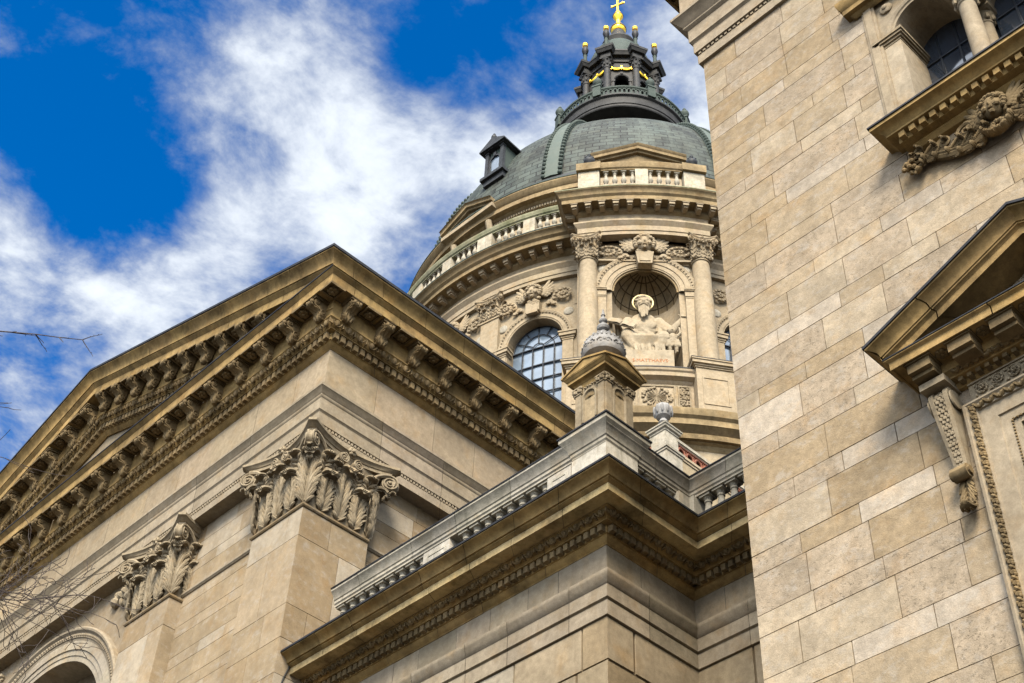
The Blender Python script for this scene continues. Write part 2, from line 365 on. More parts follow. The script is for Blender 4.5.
def ell(mb, c, r, nu=8, nv=5, f=None, tint=(1, 1, 1, 0), M_=None):
    vs = [(0, 0, -1)]; fs = []
    for j in range(1, nv):
        t = -PI / 2 + PI * j / nv
        for i in range(nu): a = 2 * PI * i / nu; vs.append((math.cos(t) * math.cos(a), math.cos(t) * math.sin(a), math.sin(t)))
    vs.append((0, 0, 1)); e = len(vs) - 1
    for i in range(nu):
        k = (i + 1) % nu
        fs.append((0, 1 + k, 1 + i)); fs.append((e, e - nu + i, e - nu + k))
        for j in range(nv - 2): a = 1 + j * nu; fs.append((a + i, a + k, a + nu + k, a + nu + i))
    o = []
    for v in vs:
        p = Vector((v[0] * r[0], v[1] * r[1], v[2] * r[2]))
        if M_: p = M_ @ p
        o.append((p.x + c[0], p.y + c[1], p.z + c[2]))
    mb.add(o, fs, tint, f)

def tube(mb, pts, rad, n=6, f=None, tint=(1, 1, 1, 0), cap=True, flat=None):
    """tube along points (before f); rad number or list; flat: second radius factor along binormal"""
    P = [Vector(p) for p in pts]; k = len(P)
    if isinstance(rad, (int, float)): rad = [rad] * k
    vs = []; ref = None
    for i in range(k):
        t = (P[min(i + 1, k - 1)] - P[max(i - 1, 0)])
        t = t.normalized() if t.length > 1e-9 else Vector((0, 0, 1))
        if ref is None: ref = Vector((0, 1, 0)) if abs(t.y) < 0.9 else Vector((1, 0, 0))
        b = t.cross(ref); b = b.normalized() if b.length > 1e-6 else t.orthogonal().normalized()
        nn = b.cross(t).normalized(); ref = nn
        for j in range(n):
            a = 2 * PI * j / n
            q = P[i] + nn * (math.cos(a) * rad[i] * (flat or 1)) + b * (math.sin(a) * rad[i]); vs.append(tuple(q))
    fs = []
    for i in range(k - 1):
        for j in range(n): fs.append((i * n + j, i * n + (j + 1) % n, (i + 1) * n + (j + 1) % n, (i + 1) * n + j))
    if cap: fs.append(tuple(range(n - 1, -1, -1))); fs.append(tuple((k - 1) * n + j for j in range(n)))
    mb.add(vs, fs, tint, f)

def grid_solid(mb, fn, nt, ns, th, f=None, tint=(1, 1, 1, 0)):
    """fn(t, s) -> Vector; sheet with real thickness th"""
    g = [[Vector(fn(i / (nt - 1), -1 + 2 * j / (ns - 1))) for j in range(ns)] for i in range(nt)]
    vs = []; back = []
    for i in range(nt):
        for j in range(ns):
            a = g[min(i + 1, nt - 1)][j] - g[max(i - 1, 0)][j]; b = g[i][min(j + 1, ns - 1)] - g[i][max(j - 1, 0)]
            n_ = a.cross(b); n_ = n_.normalized() if n_.length > 1e-9 else Vector((0, 1, 0))
            vs.append(tuple(g[i][j])); back.append(tuple(g[i][j] + n_ * th))
    o = nt * ns; fs = []
    for i in range(nt - 1):
        for j in range(ns - 1):
            a = i * ns + j; fs.append((a, a + 1, a + ns + 1, a + ns)); fs.append((o + a + ns, o + a + ns + 1, o + a + 1, o + a))
    rim = [j for j in range(ns)] + [i * ns + ns - 1 for i in range(1, nt)] + [(nt - 1) * ns + j for j in range(ns - 2, -1, -1)] + [i * ns for i in range(nt - 2, 0, -1)]
    for q in range(len(rim)): a = rim[q]; b = rim[(q + 1) % len(rim)]; fs.append((a, b, b + o, a + o))
    mb.add(vs + back, fs, tint, f)

# ------------------------------------------------------------------ masonry: real blocks with open joints
def masonry(mb, f, u0, u1, courses, length=(0.9, 1.8), joint=0.012, depth=0.03, palette=None, holes=(), du=None, lam=0.0, ends=True, seed=0):
    """courses: z levels; blocks between them. f maps (u, n, z)"""
    rg = random.Random(seed * 77 + 5)
    for ci in range(len(courses) - 1):
        z0, z1 = courses[ci], courses[ci + 1]
        zm = (z0 + z1) / 2; spans = [(u0, u1)]
        for (a, b, c, d) in holes:
            if c < zm < d:
                ns = []
                for s, e in spans:
                    if b <= s or a >= e: ns.append((s, e)); continue
                    if a > s: ns.append((s, a))
                    if b < e: ns.append((b, e))
                spans = ns
        for s, e in spans:
            u = s; first = True
            lo, hi = length if not callable(length) else length(z1 - z0)
            while u < e - 1e-4:
                w = rg.uniform(lo, hi) * (rg.uniform(0.35, 0.7) if first else 1); first = False
                if e - (u + w) < lo * 0.45: w = e - u
                t = palette(rg, z1 - z0)
                j = joint / 2; k = max(1, int(math.ceil(w / du))) if du else 1
                n_ = rg.uniform(-lam, lam)
                a0 = u + (j * rg.uniform(.7, 1.6) if u > s else 0); a1 = u + w - (j * rg.uniform(.7, 1.6) if u + w < e - 1e-4 else 0); jb = [j * rg.uniform(.6, 1.5) for _ in range(4)]
                vs = []; fs = []
                for q in range(k + 1):
                    x = a0 + (a1 - a0) * q / k
                    g = q / k; zb_ = z0 + jb[0] * (1 - g) + jb[1] * g; zt_ = z1 - jb[2] * (1 - g) - jb[3] * g
                    vs += [(x, -depth, zb_), (x, n_, zb_), (x, n_, zt_), (x, -depth, zt_)]
                for q in range(k):
                    a = 4 * q; fs += [(a + 1, a + 5, a + 6, a + 2), (a, a + 4, a + 5, a + 1), (a + 2, a + 6, a + 7, a + 3)]
                if u > u0 + 1e-4: fs.append((0, 1, 2, 3))
                if u + w < u1 - 1e-4: a = 4 * k; fs.append((a + 3, a + 2, a + 1, a))
                mb.add(vs, fs, t, f)
                u += w
        # mortar bed behind the joints
        for s, e in spans:
            k = max(1, int(math.ceil((e - s) / du))) if du else 1
            vs = []; fs = []
            for q in range(k + 1):
                x = s + (e - s) * q / k; vs += [(x, -depth * 0.6, z0), (x, -depth * 0.6, z1)]
            for q in range(k): fs.append((2 * q, 2 * q + 2, 2 * q + 3, 2 * q + 1))
            mb.add(vs, fs, (0.48, 0.42, 0.35, 0), f)

def pal_tower(rg, h):
    r = rg.random()
    if r < 0.17: b = (1.32, 1.37, 1.48, 0.2)
    elif r < 0.40: b = (1.24, 1.24, 1.22, 0.3)
    elif r < 0.60: b = (1.10, 1.06, 0.98, 0.35)
    elif r < 0.80: b = (1.02, 0.95, 0.82, 0.5)
    else: b = (1.14, 1.12, 1.11, 1.1)
    k = rg.uniform(0.92, 1.08); return (b[0] * k, b[1] * k, b[2] * k, b[3] * rg.uniform(0.6, 1))
def pal_wall(rg, h):
    r = rg.random()
    if r < 0.15: b = (1.25, 1.30, 1.38, 0.1)
    elif r < 0.5: b = (1.08, 1.04, 0.98, 0.2)
    elif r < 0.85: b = (1.0, 0.95, 0.86, 0.3)
    else: b = (0.9, 0.82, 0.70, 0.6)
    k = rg.uniform(0.92, 1.08); return (b[0] * k, b[1] * k, b[2] * k, b[3])
def pal_soft(rg, h):
    k = rg.uniform(0.9, 1.1); return (k, k * rg.uniform(0.97, 1.01), k * rg.uniform(0.92, 1.03), 0.1)

def courses(z0, z1, hs):
    z = [z0]; i = 0
    while z[-1] < z1 - 1e-6:
        h = hs[i % len(hs)]; i += 1
        if z1 - (z[-1] + h) < min(hs) * 0.6: z.append(z1); break
        z.append(z[-1] + h)
    return z

# ------------------------------------------------------------------ arches, panels with arched openings
def arch_panel(mb, f, u0, u1, z0, z1, cu, r, zs, n=0.0, seg=20, tint=(1, 1, 1, 0), du=None):
    def quad(a, b, c, d):
        mb.add([(a[0], n, a[1]), (b[0], n, b[1]), (c[0], n, c[1]), (d[0], n, d[1])], [(0, 1, 2, 3)], tint, f)
    def rect(a, b, c, d):
        k = max(1, int(math.ceil((b - a) / du))) if du else 1
        for i in range(k):
            x0 = a + (b - a) * i / k; x1 = a + (b - a) * (i + 1) / k; quad((x0, c), (x1, c), (x1, d), (x0, d))
    if u0 < cu - r: rect(u0, cu - r, z0, z1)
    if u1 > cu + r: rect(cu + r, u1, z0, z1)
    for i in range(seg):
        a0 = PI - PI * i / seg; a1 = PI - PI * (i + 1) / seg
        p = (cu + r * math.cos(a0), zs + r * math.sin(a0)); q = (cu + r * math.cos(a1), zs + r * math.sin(a1))
        quad(p, q, (q[0], z1), (p[0], z1))
def reveal(mb, f, cu, r, zs, zb, n0, n1, seg=20, tint=(1, 1, 1, 0)):
    pts = [(cu - r, zb)] + [(cu + r * math.cos(PI - PI * i / seg), zs + r * math.sin(PI * i / seg)) for i in range(seg + 1)] + [(cu + r, zb)]
    vs = []
    for p in pts: vs += [(p[0], n0, p[1]), (p[0], n1, p[1])]
    mb.add(vs, [(2 * i, 2 * i + 1, 2 * i + 3, 2 * i + 2) for i in range(len(pts) - 1)], tint, f)
def archivolt(mb, f, cu, zs, prof, seg=24, a0=0.0, a1=PI, zb=None, tint=(1, 1, 1, 0), tseg=0):
    """prof: (r, n) swept round the arch; zb continues it down the jambs"""
    pts = [PI - (a0 + (a1 - a0) * i / seg) for i in range(seg + 1)]
    rows = [[(cu + r * math.cos(a), n, zs + r * math.sin(a)) for r, n in prof] for a in pts]
    if zb is not None:
        rows = [[(cu - r, n, zb) for r, n in prof]] + rows + [[(cu + r, n, zb) for r, n in prof]]
    k = len(prof)
    t = tint
    for i in range(len(rows) - 1):
        if tseg and i % tseg == 0: t = jit(0.12, tint[:3])
        mb.add(rows[i] + rows[i + 1], [(j, j + 1, k + j + 1, k + j) for j in range(k - 1)], t, f)
def disc(mb, f, cu, r, zs, zb, n, seg=24, tint=(1, 1, 1, 0)):
    pts = [(cu - r, zb)] + [(cu + r * math.cos(PI - PI * i / seg), zs + r * math.sin(PI * i / seg)) for i in range(seg + 1)] + [(cu + r, zb)]
    mb.add([(p[0], n, p[1]) for p in pts] + [(cu, n, zb)], [(i, i + 1, len(pts)) for i in range(len(pts) - 1)], tint, f)

# ------------------------------------------------------------------ carved ornament
def leaf(mb, M_, w, h, out=0.25, lean=0.06, nt=18, ns=11, th=0.03, curl=190, groove=0.022):
    """acanthus leaf in a local frame (x across, y outward, z up): midrib, paired fronds and a curled tip"""
    rc = h * 0.12; T0 = 0.62; fine = nt >= 16
    def spine(t):
        if t < T0:
            q = t / T0; return (0.02 + lean * q * q, q * (h - rc))
        ph = R_(curl) * (t - T0) / (1 - T0); k = out / (2 * rc)
        return (0.02 + lean + rc * k * (1 - math.cos(ph)), h - rc + rc * math.sin(ph))
    def Wd(t):
        q = 0.5 * w * (0.66 + 0.34 * math.sin(PI * min(1.0, t / 0.75)))
        return q * (1 - 0.5 * max(0.0, (t - T0) / (1 - T0)) ** 1.5)
    def P(t, x, d=0.0):
        y, z = spine(min(1, max(0, t)))
        if t > T0:
            ph = R_(curl) * (t - T0) / (1 - T0); return M_ @ Vector((x, y - d * math.cos(ph), z + d * math.sin(ph)))
        return M_ @ Vector((x, y + d, z))
    def sheet(t, s_):   # body of the leaf
        W = Wd(t) * (0.80 - 0.10 * math.sin(PI * 6 * t) if fine else 0.8)
        return P(min(1, t + 0.05 * abs(s_)), s_ * W, -0.05 * w * s_ * s_ - 0.03 * w)
    grid_solid(mb, sheet, 14 if fine else 8, 7, -th * .8)
    n = 5
    tube(mb, [tuple(P(0.02 + 0.93 * i / 9, 0, 0.015 * w)) for i in range(10)], [w * (0.065 - 0.035 * i / 9) for i in range(10)], n)
    L = 5 if fine else 3
    for i in range(L):
        t0 = 0.60 * i / L
        for s_ in (-1, 1):
            for j in range(4 if fine else 2):       # each lobe is a hand of fingers fanning up and out
                ln = 0.085 + 0.065 * j; pts = []; rad = []
                reach = (1.08, 1.0, 0.80, 0.52)[j] * (1 if j else .92) * rnd.uniform(.82, 1.08); ln *= rnd.uniform(.85, 1.2); k = 5
                for q in range(k + 1):
                    u = q / k; t = t0 + 0.012 * j + ln * u ** 1.25; W = Wd(t)
                    x = s_ * W * (0.05 + reach * 0.95 * u ** 0.8)
                    pts.append(tuple(P(t, x, w * (0.11 * math.sin(PI * min(1, u * 0.85)) - 0.04 * (1 - u) + 0.02 * j))))
                    rad.append(w * 0.058 * (0.50 + 0.85 * math.sin(PI * (0.10 + 0.78 * u))) * (1.0 if fine else 1.8))
                tube(mb, pts, rad, n)
    for q in range(7 if fine else 5):     # fingers of the curled tip
        a = -1 + 2 * q / (6 if fine else 4); pts = []; rad = []
        e = 1 - 0.12 * abs(a)
        for i in range(8):
            u = i / 7; t = T0 - 0.12 + (1 - T0 + 0.10) * e * u
            pts.append(tuple(P(t, a * w * 0.36 * (0.55 + 0.55 * math.sin(PI * min(1, .25 + u * .75))), 0.02 * w))); rad.append(w * (0.05 + 0.035 * u))
        tube(mb, pts, rad, n)

def volute(mb, M_, r, depth, turns=2.2, side=1):
    """scroll: drum with a spiral fillet on its face; local x across, y outward (face), z up"""
    n = 16
    vs = []; fs = []
    for i in range(n):
        a = 2 * PI * i / n; vs += [tuple(M_ @ Vector((r * math.cos(a), 0, r * math.sin(a)))), tuple(M_ @ Vector((r * .96 * math.cos(a), -depth, r * .96 * math.sin(a))))]
    for i in range(n): j = (i + 1) % n; fs.append((2 * i, 2 * j, 2 * j + 1, 2 * i + 1))
    fs.append(tuple(2 * i for i in range(n))); fs.append(tuple(2 * i + 1 for i in reversed(range(n))))
    mb.add(vs, fs)
    pts = []; rad = []
    k = 40
    for i in range(k + 1):
        t = i / k; a = PI / 2 + side * 2 * PI * turns * t; q = r * (1 - 0.86 * t)
        pts.append(tuple(M_ @ Vector((q * math.cos(a), 0.015 + 0.05 * r * t, q * math.sin(a))))); rad.append(r * (0.15 - 0.07 * t))
    tube(mb, pts, rad, 5)
    ell(mb, M_ @ Vector((0, 0.03, 0)), (r * 0.2,) * 3, 8, 5)

def capital_mesh(w, h, name, mat, hi=True):
    """Corinthian capital for a square pier of width w; origin at its necking, centre of plan"""
    mb = MB(); k = h / 2.25
    hw = w / 2
    # bell
    sqlathe(mb, [(hw * 0.985, 0), (hw * 0.97, 0.5 * h), (hw * 0.99, 0.72 * h), (hw * 1.08, 0.86 * h), (hw * 1.1, 0.9 * h)], (0, 0))
    nt, ns = (20, 11) if hi else (10, 7)
    for q in range(4):
        Rq = Matrix.Rotation(q * PI / 2, 4, 'Z')
        def F(u, n, z, tilt=0.0, yaw=0.0):
            return Rq @ Matrix.Translation((u, -hw - n, z)) @ Matrix.Rotation(PI + yaw, 4, 'Z') @ Matrix.Rotation(-tilt, 4, 'X')
        def C_(d, z, tilt=0.0):    # on the diagonal corner
            return Rq @ Matrix.Translation((-hw - d * .7, -hw - d * .7, z)) @ Matrix.Rotation(PI * 0.75, 4, 'Z') @ Matrix.Rotation(-tilt, 4, 'X')
        L1 = 0.50 * h
        for u in (-0.25 * w, 0.25 * w):
            leaf(mb, F(u, 0, 0.01), 0.28 * w, L1 * .92, out=0.34 * k, lean=0.07 * k, nt=nt, ns=ns, th=0.03 * k, groove=0.02 * k)
        leaf(mb, F(0, 0.0, 0.01), 0.26 * w, 0.66 * h, out=0.32 * k, lean=0.10 * k, nt=nt, ns=ns, th=0.03 * k, groove=0.02 * k)
        leaf(mb, C_(-0.06 * k, 0.01), 0.30 * w, 0.66 * h, out=0.34 * k, lean=0.08 * k, nt=nt, ns=ns, th=0.03 * k, groove=0.02 * k)
        # caulicoli: stems with a leafy calyx
        for s in (-1, 1):
            u = s * 0.26 * w
            tube(mb, [tuple(F(u, 0.03, 0.30 * h) @ Vector((0, 0, 0))), tuple(F(u, 0.09 * k, 0.52 * h) @ Vector((0, 0, 0))), tuple(F(u, 0.14 * k, 0.62 * h) @ Vector((0, 0, 0)))], [0.05 * k, 0.06 * k, 0.09 * k], 6)
            leaf(mb, F(s * 0.34 * w, 0.06 * k, 0.52 * h, 0.15), 0.20 * w, 0.20 * h, out=0.2 * k, lean=0.10 * k, nt=12, ns=9, th=0.025 * k, groove=0.015 * k)
            leaf(mb, F(s * 0.17 * w, 0.06 * k, 0.52 * h, 0.12), 0.15 * w, 0.17 * h, out=0.16 * k, lean=0.06 * k, nt=12, ns=9, th=0.025 * k, groove=0.015 * k)
            # corner scroll and its ribbon
            uc = s * (hw + 0.20 * k); zc = 0.765 * h; rv = 0.225 * k
            A = Rq @ Matrix.Translation((uc, -hw - 0.36 * k, zc)) @ Matrix.Rotation(PI - s * R_(28), 4, 'Z')
            volute(mb, A, rv, 0.20 * k, side=s)
            pts = []
            for i in range(9):
                t = i / 8; uu = s * (0.27 * w + (hw + 0.20 * k - 0.27 * w) * t ** 1.15); zz = 0.60 * h + (zc + rv - 0.60 * h) * math.sin(t * PI / 2) ** 0.9
                pts.append(tuple(Rq @ Vector((uu, -hw - (0.14 + 0.20 * t) * k, zz))))
            tube(mb, pts, [0.035 * k + 0.04 * k * i / 8 for i in range(9)], 6)
            # inner helix
            A = Rq @ Matrix.Translation((s * 0.115 * w, -hw - 0.27 * k, 0.785 * h)) @ Matrix.Rotation(PI, 4, 'Z')
            volute(mb, A, 0.155 * k, 0.14 * k, side=-s)
            pts = []
            for i in range(8):
                t = i / 7; pts.append(tuple(Rq @ Vector((s * (0.26 - 0.145 * t) * w, -hw - (0.14 + 0.12 * t) * k, (0.61 + (0.785 - 0.61) * math.sin(t * PI / 2)) * h + 0.12 * k * t))))
            tube(mb, pts, [0.03 * k + 0.02 * k * i / 7 for i in range(8)], 6)
        # corner scroll seen edge-on: curled lip leaf under the abacus tip
        leaf(mb, C_(0.22 * k, 0.54 * h, 0.4), 0.10 * w, 0.16 * h, out=0.12 * k, lean=0.10 * k, nt=12, ns=9, th=0.03 * k, groove=0.015 * k)
        # fleuron on the abacus
        for i in range(6):
            a = 2 * PI * i / 6; ell(mb, Rq @ Vector((0.085 * k * math.cos(a), -hw - 0.26 * k, 0.93 * h + 0.085 * k * math.sin(a))), (0.06 * k,) * 3, 6, 4)
        ell(mb, Rq @ Vector((0, -hw - 0.31 * k, 0.93 * h)), (0.06 * k,) * 3, 6, 4)
    # abacus with hollow sides and cut corners
    def outline(sc):
        pts = []
        tip = hw + 0.52 * k; cut = 0.30 * k; mid = hw + 0.16 * k
        for q in range(4):
            a = q * PI / 2
            for i in range(13):
                t = -1 + 2 * i / 12; x = t * (tip - cut * .5); y = -(mid + (tip - mid) * abs(t) ** 1.9)
                x *= sc; y *= sc
                pts.append((x * math.cos(a) - y * math.sin(a), x * math.sin(a) + y * math.cos(a)))
        return pts
    lv = [(0.90, 0.875), (0.905, 0.915), (0.93, 0.92), (0.955, 0.95), (0.99, 0.962), (1.0, 0.965), (1.0, 0.999)]
    rows = [[(x, y, zz * h) for x, y in outline(sc)] for sc, zz in lv]
    m = len(rows[0]); vs = sum(rows, []); fs = []
    for i in range(len(rows) - 1):
        for j in range(m): fs.append((i * m + j, i * m + (j + 1) % m, (i + 1) * m + (j + 1) % m, (i + 1) * m + j))
    fs.append(tuple(range(m - 1, -1, -1))); fs.append(tuple((len(rows) - 1) * m + j for j in range(m)))
    mb.add(vs, fs)
    return mb.mesh(name, mat, 45)

def modillion_mesh():
    """scroll bracket: x along the wall, y outward, z up; hangs from z=0"""
    mb = MB(); w = 0.15
    low = [(0.0, -0.60), (0.05, -0.64), (0.12, -0.63), (0.17, -0.56), (0.18, -0.48), (0.22, -0.40), (0.30, -0.35), (0.38, -0.33), (0.42, -0.30), (0.44, -0.22), (0.43, -0.15), (0.40, -0.10)]
    prof = [(0.0, -0.09)] + low
    k = len(prof)
    vs = [(-w, y, z) for y, z in prof] + [(w, y, z) for y, z in prof]
    mb.add(vs, [tuple(range(k)), tuple(range(2 * k - 1, k - 1, -1))] + [(i, (i + 1) % k, k + (i + 1) % k, k + i) for i in range(k)])
    box(mb, -w - 0.05, w + 0.05, 0.0, 0.46, -0.09, -0.04); box(mb, -w - 0.08, w + 0.08, 0.0, 0.485, -0.04, 0.0)
    for s in (-1, 1):   # side scrolls
        volute(mb, Matrix.Translation((s * (w + 0.005), 0.09, -0.50)) @ Matrix.Rotation(-s * PI / 2, 4, 'Z'), 0.12, 0.02, 1.6, 1)
        volute(mb, Matrix.Translation((s * (w + 0.005), 0.36, -0.20)) @ Matrix.Rotation(-s * PI / 2, 4, 'Z'), 0.09, 0.02, 1.6, -1)
    # acanthus under the scroll, tip curling up at the front
    def fn(t, s):
        if t < 0.75:
            q = t / 0.75; i = q * (len(low) - 4); a = int(i); b = min(a + 1, len(low) - 1); g = i - a
            y = low[a][0] * (1 - g) + low[b][0] * g; z = low[a][1] * (1 - g) + low[b][1] * g
        else:
            q = (t - 0.75) / 0.25; ph = q * 3.4
            y = 0.42 + 0.075 * math.sin(ph) + 0.02; z = -0.31 + 0.075 * (1 - math.cos(ph))
        W = 0.15 * (1 - 0.25 * (1 - abs(math.sin(PI * 4.5 * t)))) * (1 if t < 0.75 else 1 - 0.3 * (t - 0.75) / 0.25)
        d = 0.018 * math.sin(abs(s) * 8 - t * 18)
        return Vector((s * W, y + 0.015 + d, z - 0.025 - 0.02 * math.exp(-(s / .2) ** 2)))
    grid_solid(mb, fn, 22, 9, 0.02)
    for x in (-0.10, 0.0, 0.10): ell(mb, (x, 0.50, -0.25 + (0.02 if x else -0.01)), (0.06, 0.07, 0.08), 8, 5)
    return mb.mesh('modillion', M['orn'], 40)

def rosette_mesh():
    mb = MB(); s = 0.25
    for a, b, c, d in ((-s, s, -s, -s + .05), (-s, s, s - .05, s), (-s, -s + .05, -s + .05, s - .05), (s - .05, s, -s + .05, s - .05)):
        box(mb, a, b, c, d, -0.075, 0)
    for i in range(6):
        a = 2 * PI * i / 6; ell(mb, (0.095 * math.cos(a), 0.095 * math.sin(a), -0.07), (0.07, 0.07, 0.06), 7, 4)
    for i in range(6):
        a = 2 * PI * (i + .5) / 6; ell(mb, (0.145 * math.cos(a), 0.145 * math.sin(a), -0.03), (0.05, 0.05, 0.04), 6, 4)
    ell(mb, (0, 0, -0.10), (0.06, 0.06, 0.06), 7, 4)
    return mb.mesh('rosette', M['orn'], 40)

def baluster_mesh(h, r, mat, name='baluster', n=14):
    mb = MB()
    pr = [(0.62, 0.0), (0.62, 0.07), (0.5, 0.09), (0.55, 0.12), (0.62, 0.14), (0.55, 0.17), (0.42, 0.2), (0.62, 0.26), (0.86, 0.33), (0.98, 0.40), (0.95, 0.46), (0.78, 0.55), (0.58, 0.66), (0.48, 0.76), (0.46, 0.80), (0.6, 0.82), (0.6, 0.85), (0.5, 0.87), (0.66, 0.92), (0.78, 0.94)]
    lathe(mb, [(a * r, b * h) for a, b in pr], n=n)
    box(mb, -r * .95, r * .95, -r * .95, r * .95, 0.94 * h, h); box(mb, -r * .95, r * .95, -r * .95, r * .95, -0.02, 0.07 * h)
    return mb.mesh(name, mat, 40)

def dentils(mb, path, p0, p1, z0, z1, pitch, fill=0.62, skip=(), zf=None, jitter=0.12):
    for (pt, d, n, i) in stations(path, pitch, skip, p=p0):
        w = pitch * fill / 2
        def f(u, nn, z): 
            x = pt[0] + d[0] * u + n[0] * nn; y = pt[1] + d[1] * u + n[1] * nn
            return (x, y, z + (zf(x, y) if zf else 0))
        box(mb, -w, w, -0.02, p1 - p0, z0, z1, f, jit(jitter))
def eggs(mb, path, p0, p1, z0, z1, pitch, skip=(), zf=None):
    """egg-and-dart on an ovolo leaning out from (p0,z0) to (p1,z1)"""
    pm = (p0 + p1) / 2; zm = (z0 + z1) / 2; hh = (z1 - z0)
    for (pt, d, n, i) in stations(path, pitch, skip, p=pm):
        def f(u, nn, z):
            x = pt[0] + d[0] * u + n[0] * nn; y = pt[1] + d[1] * u + n[1] * nn
            return (x, y, z + (zf(x, y) if zf else 0))
        ell(mb, (0, 0.0, zm + 0.01), (pitch * 0.20, (p1 - p0) * 0.62, hh * 0.52), 8, 6, f, jit(0.1))
        # shell round the egg
        pts = [(pitch * 0.34 * math.cos(a), (math.sin(a) * .5) * -(p1 - p0) * 0.9 + 0.05 - .02, zm + 0.02 - hh * 0.55 * math.sin(a)) for a in [PI * q / 8 for q in range(9)]]
        tube(mb, [(x, y + 0.03, z) for x, y, z in pts], 0.022, 4, f)
        u = pitch * 0.5
        box(mb, u - 0.018, u + 0.018, -(p1 - p0) * .5, (p1 - p0) * 0.42, z0 + 0.02, z1, f)

def beads(mb, f, pts, r, pitch):
    """row of small carved beads along a polyline in frame f (u, n, z)"""
    for a, b in zip(pts[:-1], pts[1:]):
        A = Vector(a); B = Vector(b); l = (B - A).length; k = max(1, int(l / pitch))
        for i in range(k): p = A.lerp(B, (i + .5) / k); ell(mb, p, (r, r, r), 6, 4, f)

def rinceau(mb, f, u0, u1, z0, z1, n0, th=0.05, k=None, flip=1):
    """running scroll of foliage filling a frieze panel"""
    h = z1 - z0; zm = (z0 + z1) / 2
    k = k or max(1, round((u1 - u0) / (h * 0.95))); w = (u1 - u0) / k
    for i in range(k):
        cu = u0 + w * (i + .5); s = 1 if (i % 2) == 0 else -1
        pts = []; rad = []
        for q in range(29):
            t = q / 28; a = -s * PI / 2 + s * 2 * PI * 1.6 * t * flip; r = h * 0.43 * (1 - 0.78 * t)
            pts.append((cu + r * math.cos(a) * min(1.15, w / h), n0 + th * (.3 + .5 * t), zm + r * math.sin(a))); rad.append(h * 0.055 * (1 - .3 * t))
        tube(mb, pts, rad, 5, f)
        for q in range(5): a = 2 * PI * q / 5; ell(mb, (cu + h * .1 * math.cos(a), n0 + th * .8, zm + h * .1 * math.sin(a)), (h * .075, th * .6, h * .075), 6, 4, f)
        for q in range(7):
            a = -s * PI / 2 + s * (0.6 + q * 0.75); r = h * 0.40 * (1 - .05 * q)
            mq = Matrix.Rotation(-(a + s * 1.0), 3, 'Y')
            ell(mb, (cu + r * 0.9 * math.cos(a) * min(1.15, w / h), n0 + th * .45, zm + r * 0.9 * math.sin(a)), (h * .12, th * .55, h * .055), 7, 4, f, M_=mq)
        for e in (-1, 1):
            for q in range(2): ell(mb, (cu + w * .44 * e, n0 + th * .3, zm + h * .33 * (1 if q else -1)), (w * .07, th * .45, h * .10), 6, 4, f)

def cherub(mb, f, u, n, z, s, wings=True, span=1.9):
    """winged child's head carved in relief, s = head height"""
    r = s * 0.5
    ell(mb, (u, n, z), (r * .80, r * .75, r), 12, 9, f)
    ell(mb, (u, n + r * .62, z - r * .12), (r * .13, r * .24, r * .2), 7, 5, f)                # nose
    for e in (-1, 1):
        ell(mb, (u + e * r * .42, n + r * .50, z - r * .28), (r * .28, r * .25, r * .26), 7, 5, f)   # cheeks
        ell(mb, (u + e * r * .32, n + r * .63, z + r * .10), (r * .13, r * .08, r * .06), 6, 4, f)   # eyelids
        ell(mb, (u + e * r * .32, n + r * .60, z + r * .28), (r * .2, r * .12, r * .06), 6, 4, f)
    ell(mb, (u, n + r * .62, z - r * .50), (r * .22, r * .14, r * .08), 6, 4, f)               # lips
    ell(mb, (u, n + r * .45, z - r * .78), (r * .26, r * .25, r * .2), 6, 4, f)                # chin
    for i in range(13):
        a = PI * (-.18 + 1.36 * i / 12)
        ell(mb, (u + r * .88 * math.cos(a), n + r * .12, z + r * .12 + r * .92 * math.sin(a)), (r * .27, r * .34, r * .27), 7, 5, f)
    for i in range(6):
        a = PI * (.15 + .7 * i / 5)
        ell(mb, (u + r * .62 * math.cos(a), n + r * .48, z + r * .15 + r * .68 * math.sin(a)), (r * .22, r * .22, r * .2), 7, 5, f)
    if wings:
        for e in (-1, 1):
            for row, (k, l0, rr) in enumerate(((7, 1.0, 1.0), (6, .72, .8), (5, .45, .6))):
                for i in range(k):
                    a = R_(62 - 88 * i / (k - 1)); l = r * span * l0 * (1 - .10 * i)
                    c = (u + e * (r * .75 + l * .5 * math.cos(a)), n - r * .25 + .10 * r * row, z - r * .25 + l * .5 * math.sin(a) * 1.05)
                    ell(mb, c, (l * .55, r * .12, r * .23), 8, 5, f, M_=Matrix.Rotation(-e * a if e > 0 else a, 3, 'Y'))

def scrollfoliage(mb, f, u0, u1, z, h, n, s):
    """S-scroll of foliage beside a cherub, from u0 outward to u1"""
    pts = []; rad = []
    w = u1 - u0
    for i in range(37):
        t = i / 36; a = R_(200) - R_(560) * t; r = h * .48 * (1 - .78 * t)
        pts.append((u0 + w * .60 + (w * .36 / (h * .48)) * r * math.cos(a) * 1, n + .05, z + r * math.sin(a))); rad.append(h * .06 * (1 - .4 * t))
    tube(mb, pts, rad, 5, f)
    for i in range(14):
        t = i / 13; a = R_(200) - R_(400) * t; r = h * .42 * (1 - .5 * t)
        ell(mb, (u0 + w * .60 + (w * .36 / (h * .48)) * r * math.cos(a), n + .06, z + r * math.sin(a)), (h * .12, .07, h * .08), 6, 4, f)
    for i in range(5): a = 2 * PI * i / 5; ell(mb, (u0 + w * .62 + h * .09 * math.cos(a), n + .1, z + h * .09 * math.sin(a)), (h * .07,) * 3, 6, 4, f)
    for i in range(6):
        t = i / 5; ell(mb, (u0 + w * .08 + w * .22 * t, n + .04, z - h * .32 + h * .12 * math.sin(t * 5)), (h * .13, .06, h * .1), 6, 4, f)

